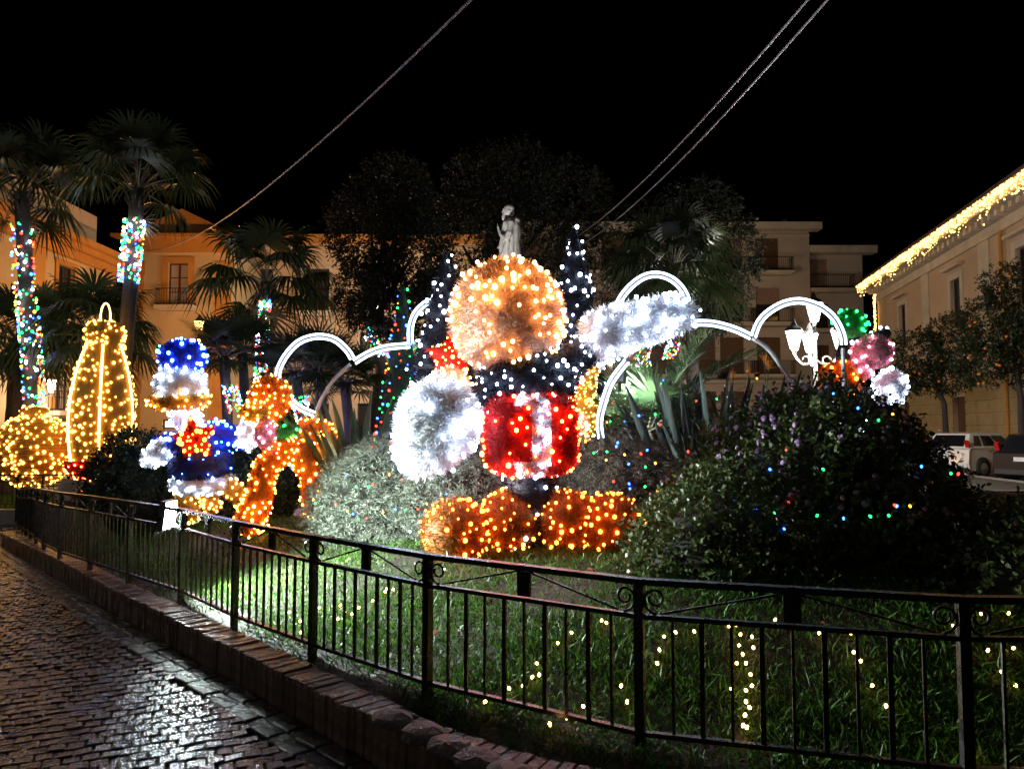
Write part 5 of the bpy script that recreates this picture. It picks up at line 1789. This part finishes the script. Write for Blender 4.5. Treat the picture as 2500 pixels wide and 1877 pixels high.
for G, lab in ((G1, 'warm white bulbs strung over the lit lawn beside the floodlight'), (G2, 'warm white bulbs strung over the shaded lawn below the orange balls'), (G3, 'warm white bulbs bunched in a vertical run at the foot of the lantana'), (G4, 'warm white bulbs trailing down from the lantana skirt in a sparse line'), (G5, 'warm white bulbs in the dark corner behind the scrolled fence post')):
    string(lab, [ground_hit(x * s_, y * s_) + Vector((0, 0, 0.015)) for x, y in G], ['lawn'], 0.0085)
H1 = [(1560, 1023), (1600, 1020), (1680, 1110), (1790, 1232), (1808, 1252), (1862, 1240), (1845, 1252), (1890, 1262), (1925, 1235), (1915, 1300), (1965, 1312), (1995, 1268), (2060, 1275), (2125, 1270), (2185, 1243), (2190, 1245), (2222, 1245), (2170, 1268), (2250, 1148), (2322, 1165), (2340, 1166), (2095, 1005), (2180, 1020), (2145, 1035), (2035, 970), (2010, 1155), (1920, 1105), (1880, 1155)]
hp = []
for x, y in H1:
    h = ell_hit(x, y, LC, (LR[0] * 0.96, LR[1] * 0.96, LR[2] * 1.0))
    if h is None:
        h = P(x, y, 6.5)
    hp.append(h)
string('coloured bulbs scattered over the huge lantana shrub', hp, ['m_blue', 'm_green', 'm_red', 'm_blue', 'm_amber', 'm_green'], 0.011)
H2 = [(845, 1168), (870, 1195), (820, 1238), (848, 1255), (862, 1262), (875, 1275), (895, 1272), (935, 1258), (965, 1250), (990, 1252), (1020, 1250), (1042, 1237), (1057, 1265), (1000, 1160), (982, 1178), (1085, 1160), (1090, 1213), (1130, 1090), (1175, 1110), (1180, 1130), (1028, 1160), (900, 1195), (910, 1190), (950, 1165), (1055, 1172), (770, 1235)]
string('coloured bulbs strung across the silvery shrubs', [P(x, y, 7.55) if y > 1180 else P(x, y, 7.75) for x, y in H2], ['m_blue', 'm_green', 'm_red', 'm_amber'], 0.011)
H3 = [(1432, 1073), (1450, 1113), (1480, 1130), (1410, 1118), (1505, 1097), (1508, 1088), (1482, 1110), (1525, 1117), (1565, 1115), (1580, 1106), (1535, 1140), (1576, 1147), (1600, 1138), (1498, 1182), (1536, 1188), (1538, 1200), (1575, 1195), (1605, 1205), (1643, 1187)]
string('coloured bulbs strung across the dry shrub beside the lantana', [P(x, y, 7.4) for x, y in H3], ['m_blue', 'm_green', 'm_amber', 'm_red', 'm_blue'], 0.012)
H4 = [(1615, 942), (1620, 935), (1624, 960), (1512, 952), (1538, 970), (1540, 990), (1536, 1000), (1560, 1005), (1605, 968), (1640, 975), (1650, 990), (1700, 985), (1750, 980), (1715, 985), (1848, 930), (1495, 990), (1490, 1035), (1525, 1035), (1482, 1037), (1612, 1043)]
string('coloured bulbs hanging in the feather palm', [P(x, y, 8.75) for x, y in H4], ['m_green', 'm_blue', 'm_amber', 'm_red'], 0.011)

# ================================================================== FLOODLIGHT ON THE FENCE
fl = P(408, 1256, 6.55)
B = empty('floodlight', (fl.x, fl.y, fl.z), 0, 'blazing white floodlight clamped to the iron fence', 'floodlight')
aim = Vector((1.0, -0.04, -0.10)).normalized()
Mq = aim.to_track_quat('Y', 'Z').to_matrix()
m = MB(); m.box((0, 0, 0), (0.10, 0.028, 0.125), Mq); m.build('housing', M['lamp_iron'], B)
m = MB()
VV = [Mq @ Vector((x * 0.092, 0.032, z_ * 0.117)) for x, z_ in ((-1, -1), (1, -1), (1, 1), (-1, 1))]
m.add(VV, [(0, 1, 2, 3)][::1]); m.build('glass', M['flood_glass'], B)
m = MB()
for sg in (-1, 1):
    m.bar(Mq @ Vector((sg * 0.115, 0, 0)), Mq @ Vector((sg * 0.115, -0.05, -0.17)), 0.02)
m.bar(Mq @ Vector((-0.115, -0.05, -0.17)), Mq @ Vector((0.115, -0.05, -0.17)), 0.02)
m.build('yoke', M['iron'], B)
lamp('SPOT', aim * 0.07, 2300, (0.88, 1.0, 0.95), B, 0.09, target=aim * 5, angle=138, blend=0.9)
# unseen spotlights added to light the palms, a strelitzia clump and the statue
def added_flood(label, loc, tgt, energy, color, angle, em):
    B = empty('added_spotlight', loc, 0, label, 'floodlight')
    a = (Vector(tgt) - Vector(loc)).normalized()
    q_ = a.to_track_quat('Y', 'Z').to_matrix()
    m = MB(); m.box((0, 0, 0.12), (0.07, 0.05, 0.06), q_); m.build('housing', M['lamp_iron'], B)
    m = MB(); m.add([q_ @ Vector((x * 0.06, 0.053, z_ * 0.05)) + Vector((0, 0, 0.12)) for x, z_ in ((-1, -1), (1, -1), (1, 1), (-1, 1))], [(0, 1, 2, 3)]); m.build('glass', M[em], B)
    m = MB(); m.tube([(0, 0, -0.04), (0, 0, 0.07)], 0.02, 6); m.build('stake', M['iron'], B)
    lamp('SPOT', Vector((0, 0, 0.12)) + a * 0.12, energy, color, B, 0.06, target=Vector((0, 0, 0.12)) + a * 5, angle=angle)
c = P(640, 1000, 12.0)
added_flood('added small blue spotlight at the foot of the dwarf palms', (c.x, 11.9, 0.45), (c.x - 0.1, 13.8, 2.4), 150, (0.25, 0.2, 1.0), 100, 'b_blue')  # unseen lamp added for the violet tint on the fronds
q_f = P(1512, 922, 8.45)
added_flood('added small white spotlight clamped to the widest white arch', (q_f.x, q_f.y, q_f.z - 0.12), (2.0, 9.7, 1.75), 210, (0.85, 1.0, 0.9), 120, 'b_cool')  # lamp added on the arch to light the feather palm
added_flood('added small white spotlight at the side of the silvery shrub', (-2.5, 8.85, 0.5), (-2.0, 9.5, 1.5), 75, (0.9, 1.0, 0.95), 120, 'b_cool')  # lamp added to whiten the strelitzia leaves
added_flood('added small white spotlight at the back of the flower bed aimed at the marble statue', (-1.3, 13.2, 0.5), (0.0, 18.0, 6.6), 2600, (1.0, 0.97, 0.92), 19, 'b_cool')  # unseen lamp added to light the marble figure

# ================================================================== MARBLE STATUE
Ys = 18.0
sx = P(1245, 560, Ys).x
ztop = P(1235, 500, Ys).z
B = empty('statue', (sx, Ys, 0.3), 0, 'pale marble statue of a robed bearded figure raising one hand on a pedestal', 'statue')
base_z = ztop - 1.95 - 0.3
m = MB()
m.lathe([(1.0, 0), (1.0, 0.4), (0.8, 0.45), (0.8, 0.9), (0.62, 1.0), (0.6, base_z - 0.7), (0.68, base_z - 0.6), (0.78, base_z - 0.35), (0.74, base_z - 0.2), (0.55, base_z - 0.12), (0.5, base_z + 0.02)], (0, 0, 0), 8, Matrix.Rotation(R(22.5), 3, 'Z'))
m.build('pedestal', M['marble'], B)
SV, SF, so = [], [], 0
def addp(VF):
    global so
    V, F = VF
    SV.append(np.asarray(V)); SF.append(np.asarray(F) + so); so += len(V)
# robe: rings with folds, figure faces -x
rings = []
nR = 48
for (zz, rx, ry, ox, fold) in ((0.0, 0.30, 0.27, 0.04, 0.035), (0.25, 0.28, 0.25, 0.03, 0.035), (0.5, 0.265, 0.24, 0.01, 0.03), (0.8, 0.25, 0.235, 0.0, 0.028), (1.0, 0.24, 0.235, 0.0, 0.022), (1.2, 0.235, 0.25, 0.01, 0.018), (1.38, 0.22, 0.265, 0.03, 0.014), (1.5, 0.175, 0.235, 0.05, 0.01), (1.56, 0.12, 0.15, 0.03, 0.0), (1.6, 0.08, 0.08, 0.0, 0.0)):
    rings.append([(ox + (rx + fold * math.sin(11 * a + 2 * zz)) * math.cos(a), (ry + fold * math.sin(13 * a)) * math.sin(a), zz) for a in np.linspace(0, 2 * math.pi, nR + 1)[:-1]])
Vr = [p for r_ in rings for p in r_] + [(0, 0, 0), (0, 0, 1.6)]
Fr = []
for i in range(len(rings) - 1):
    for k in range(nR):
        l = (k + 1) % nR
        Fr.append((i * nR + k, i * nR + l, (i + 1) * nR + l, (i + 1) * nR + k))
for k in range(nR):
    l = (k + 1) % nR
    Fr.append((l, k, len(Vr) - 2, len(Vr) - 2)); 
    Fr.append(((len(rings) - 1) * nR + k, (len(rings) - 1) * nR + l, len(Vr) - 1, len(Vr) - 1))
addp((np.array(Vr), np.array(Fr)))
addp(ellipsoid((-0.06, 0, 1.79), (0.115, 0.095, 0.14), ROT(-8)))              # head, slightly bowed
addp(ellipsoid((-0.02, 0, 1.85), (0.13, 0.11, 0.105)))                         # hair
addp(ellipsoid((0.03, 0, 1.76), (0.08, 0.095, 0.11)))
addp(ellipsoid((-0.145, 0, 1.665), (0.055, 0.055, 0.125), ROT(14)))            # beard
addp(ellipsoid((-0.185, 0, 1.775), (0.022, 0.02, 0.035), ROT(20)))             # nose
addp(ellipsoid((-0.155, 0, 1.825), (0.03, 0.075, 0.018)))                      # brow
for sy in (-1, 1):
    addp(ellipsoid((-0.03, sy * 0.108, 1.775), (0.025, 0.014, 0.035)))         # ears
addp(ellipsoid((0.13, 0, 1.52), (0.13, 0.2, 0.11), ROT(-30)))                  # hood on the back
addp(capsule([(0.02, -0.24, 1.42), (-0.02, -0.30, 1.15), (-0.08, -0.29, 1.02)], [0.09, 0.085, 0.08]))    # near sleeve
addp(capsule([(-0.08, -0.29, 1.02), (-0.22, -0.22, 1.13), (-0.27, -0.18, 1.26)], [0.075, 0.05, 0.035]))
addp(ellipsoid((-0.285, -0.17, 1.315), (0.028, 0.042, 0.05)))                  # palm of the raised hand
for k, (dy, l_) in enumerate(((-0.035, 0.075), (-0.012, 0.09), (0.012, 0.085), (0.034, 0.06))):
    addp(capsule([(-0.29, -0.17 + dy, 1.35), (-0.30, -0.17 + dy, 1.35 + l_ * 0.6), (-0.315, -0.17 + dy, 1.35 + l_)], [0.011, 0.010, 0.008], 8))
addp(capsule([(-0.28, -0.21, 1.31), (-0.31, -0.225, 1.345)], [0.012, 0.009], 8))
addp(capsule([(0.0, 0.24, 1.42), (-0.08, 0.27, 1.15), (-0.2, 0.18, 0.95)], [0.09, 0.085, 0.07]))         # far sleeve
addp(capsule([(-0.2, 0.18, 0.95), (-0.27, 0.02, 0.88)], [0.06, 0.04]))
addp(capsule([(-0.12, -0.16, 1.45), (-0.22, -0.05, 0.9), (-0.2, 0.1, 0.55)], [0.05, 0.06, 0.05]))        # mantle fold
addp(capsule([(-0.06, -0.28, 0.95), (-0.14, -0.2, 0.7), (-0.22, 0.0, 0.62)], [0.06, 0.07, 0.05]))
me = np_mesh(np.vstack(SV), np.vstack(SF), M['marble'], True)
fig = obj('figure', me, B, (0, 0, base_z))
md = fig.modifiers.new('remesh', 'REMESH'); md.mode = 'VOXEL'; md.voxel_size = 0.014; md.use_smooth_shade = True

# ================================================================== CABLES OVERHEAD
def cable(label, a, b, sag, r=0.012, n=40):
    B = empty('overhead_cable', a, 0, label, 'cable')
    pts = []
    for k in range(n + 1):
        u = k / n
        q = Vector(a).lerp(Vector(b), u) - Vector(a)
        q.z -= sag * 4 * u * (1 - u)
        pts.append(q)
    m = MB(); m.tube(pts, r, 6); m.build('strand', M['wire'], B, True)
cable('pale steel cable slung from the sky down to the pediment house', P(1220, -70, 9.0), P(360, 612, 35.6), 0.9, 0.022)
cable('upper of two parallel steel cables above the tall navy cone tree', P(2040, -80, 8.0), P(1395, 585, 25.0), 0.35, 0.016)
cable('lower of two parallel steel cables above the tall navy cone tree', P(2090, -80, 8.0), P(1415, 600, 25.0), 0.35, 0.016)

# ================================================================== INFORMATION BOARD
c = P(168, 1196, 13.4)
B = empty('information_board', (c.x, c.y, bed_z(c.x, c.y)), 0, 'small slanted information board behind the corner of the fence', 'sign')
rel = c - Vector(B.location)
q_ = Matrix.Rotation(R(-24), 3, 'X') @ Matrix.Rotation(R(8), 3, 'Y')
m = MB(); m.box(rel, (0.2, 0.012, 0.2), q_); pn = m.build('panel', M['sign_face'], B)
m = MB()
for k in range(6):
    m.box(rel + q_ @ Vector((-0.02, -0.0135, 0.11 - 0.035 * k)), (0.10 - 0.01 * (k % 3), 0.001, 0.005), q_)
m.build('print', M['sign_ink'], pn)
m = MB(); m.box((rel.x + 0.02, rel.y + 0.03, rel.z / 2 - 0.1), (0.09, 0.03, rel.z / 2 - 0.02)); m.build('stand', M['sign_face'], B)

# ================================================================== PARKED CARS
def car(label, loc, head, paint, seed=0):
    B = empty('parked_car', loc, head, label, 'car', 'cars parked before the palace')
    # body: side outline swept across the width, waist wider than sill and roof; +x is the front
    prof = [(-1.98, 0.32), (-2.03, 0.5), (-2.0, 0.72), (-1.97, 0.95), (-1.85, 1.0), (-0.9, 1.0), (0.95, 0.98), (1.75, 0.82), (1.98, 0.66), (2.02, 0.42), (1.9, 0.28), (0.0, 0.24), (-1.85, 0.26)]
    V, F = [], []
    n = len(prof)
    for hw, sc in ((-0.80, 0.985), (-0.86, 1.0), (-0.86, 1.0), (0.86, 1.0), (0.86, 1.0), (0.80, 0.985)):
        pass
    stations = [(-0.83, 0.96), (-0.87, 1.0), (0.87, 1.0), (0.83, 0.96)]
    for hw, sc in stations:
        for x, z_ in prof:
            V.append((x * sc, hw, 0.6 + (z_ - 0.6) * (sc if sc < 1 else 1)))
    for s in range(3):
        for k in range(n):
            l = (k + 1) % n
            F.append((s * n + k, s * n + l, (s + 1) * n + l, (s + 1) * n + k))
    F.append(tuple(range(n))); F.append(tuple(3 * n + k for k in range(n))[::-1])
    m = MB(); m.add(V, F)
    # cabin
    lo, hi = 0.985, 1.47
    bx = [(-1.93, 0.80), (1.05, 0.80)]
    tx = [(-1.55, 0.62), (0.1, 0.62)]
    cab = [(-1.93, -0.8, lo), (1.05, -0.8, lo), (1.05, 0.8, lo), (-1.93, 0.8, lo), (-1.58, -0.63, hi), (0.15, -0.63, hi), (0.15, 0.63, hi), (-1.58, 0.63, hi)]
    mid = [(-1.2, -0.6, 1.515), (-0.3, -0.6, 1.52), (-0.3, 0.6, 1.52), (-1.2, 0.6, 1.515)]
    m.add(cab + mid, [(0, 1, 5, 4), (1, 2, 6, 5), (2, 3, 7, 6), (3, 0, 4, 7), (4, 5, 9, 8), (5, 6, 10, 9), (6, 7, 11, 10), (7, 4, 8, 11), (8, 9, 10, 11)])
    body = m.build('body', M[paint], B)
    bv = body.modifiers.new('bevel', 'BEVEL'); bv.width = 0.045; bv.segments = 2; bv.limit_method = 'ANGLE'; bv.angle_limit = R(25)
    def L3(a, b, t):
        return Vector(a).lerp(Vector(b), t)
    def panel(nm, A, Bq, C, D, u0, u1, v0, v1, off, mt, parent):
        A, Bq, C, D = map(Vector, (A, Bq, C, D))
        def pt(u, v):
            return A.lerp(Bq, u).lerp(D.lerp(C, u), v)
        nrm_ = (Bq - A).cross(D - A).normalized() * off
        p_ = MB(); q4 = [pt(u0, v0) + nrm_, pt(u1, v0) + nrm_, pt(u1, v1) + nrm_, pt(u0, v1) + nrm_]
        q5 = [v - nrm_ * 1.6 for v in q4]
        p_.add(q4 + q5, [(0, 1, 2, 3), (4, 7, 6, 5), (0, 4, 5, 1), (1, 5, 6, 2), (2, 6, 7, 3), (3, 7, 4, 0)])
        return p_.build(nm, M[mt], parent)
    panel('rear_window', cab[3], cab[0], cab[4], cab[7], 0.1, 0.9, 0.12, 0.88, 0.012, 'car_glass', body)
    panel('windscreen', cab[1], cab[2], cab[6], cab[5], 0.08, 0.92, 0.1, 0.92, 0.012, 'car_glass', body)
    for A_, B_, C_, D_ in ((cab[0], cab[1], cab[5], cab[4]), (cab[2], cab[3], cab[7], cab[6])):
        f = A_[0] < B_[0]
        for u0, u1 in ((0.10, 0.24), (0.28, 0.53), (0.57, 0.86)):
            if not f:
                u0, u1 = 1 - u1, 1 - u0
            panel('side_window', A_, B_, C_, D_, u0, u1, 0.15, 0.85, 0.012, 'car_glass', body)
    for sy in (-1, 1):
        p_ = MB(); p_.box((-1.90, sy * 0.755, 1.10), (0.05, 0.06, 0.15), Matrix.Rotation(R(-26), 3, 'Y')); p_.build('tail_light', M['tail'], body)
        p_ = MB(); p_.box((0.75, sy * 0.94, 1.03), (0.07, 0.09, 0.06)); p_.build('mirror', M[paint], body)
        p_ = MB(); p_.box((1.88, sy * 0.66, 0.72), (0.1, 0.16, 0.07)); p_.build('headlight', M['hub'], body)
        for dx in (-0.55, 0.35):
            p_ = MB(); p_.box((dx - 0.3, sy * 0.885, 0.88), (0.09, 0.012, 0.016)); p_.build('door_handle', M['plastic'], body)
    p_ = MB(); p_.box((-2.035, 0, 0.78), (0.012, 0.26, 0.06)); p_.build('number_plate', M['plate'], body)
    p_ = MB(); p_.box((-1.99, 0, 0.42), (0.07, 0.80, 0.07)); p_.build('rear_bumper', M['plastic'] if paint != 'car_white' else M[paint], body)
    for x in (-1.28, 1.25):
        for sy in (-1, 1):
            p_ = MB(); p_.lathe([(0.20, -0.1), (0.29, -0.105), (0.31, -0.07), (0.31, 0.07), (0.29, 0.105), (0.20, 0.1)], (0, 0, 0), 24, Matrix.Rotation(R(90), 3, 'X'))
            wv = p_.build('wheel', M['tyre'], B, True, loc=(x, sy * 0.79, 0.31))
            p_ = MB(); p_.lathe([(0.205, -0.02), (0.2, 0.0), (0.05, 0.02), (0.03, 0.03)], (0, sy * 0.10, 0), 18, Matrix.Rotation(R(-90 * sy), 3, 'X'))
            p_.build('rim', M['hub'], wv)
            p_ = MB(); p_.lathe([(0.36, -0.05), (0.365, 0.05)], (0, 0, 0), 24, Matrix.Rotation(R(90), 3, 'X')); p_.build('wheel_arch', M['plastic'], B, True, loc=(x, sy * 0.828, 0.33))
    return B
car('white hatchback parked behind the lantana shrub', (16.5, 26.0, 0), R(25), 'car_white')
car('black hatchback parked beside the white one', (16.1, 21.6, 0), R(27), 'car_black')
car('dark grey hatchback half hidden behind the white one', (15.7, 30.6, 0), R(25), 'car_grey')

# dead leaves fallen on the lawn
dl = np_mesh([(-0.04, 0, 0.0), (0, -0.02, 0.012), (0.045, 0, 0.004), (0, 0.022, 0.014)], [(0, 1, 2, 3)], M['dead_leaf'])
for k, (x, y) in enumerate(((1500, 1868), (882, 1496), (560, 1350), (585, 1345), (820, 1275), (2005, 1525), (700, 1420), (1440, 1400), (1060, 1560), (640, 1330), (1985, 1860), (940, 1440))):
    q = ground_hit(x, y)
    o = obj('fallen_leaf', dl, None, (q.x, q.y, q.z + 0.03), (random.uniform(-.4, .4), random.uniform(-.4, .4), random.random() * 6))
    s1 = random.uniform(0.7, 1.3); o.scale = (s1, s1, s1)
    tag(o, 'dead brown leaf lying in the grass inside the fence', 'leaf', 'dead leaves on the lawn')
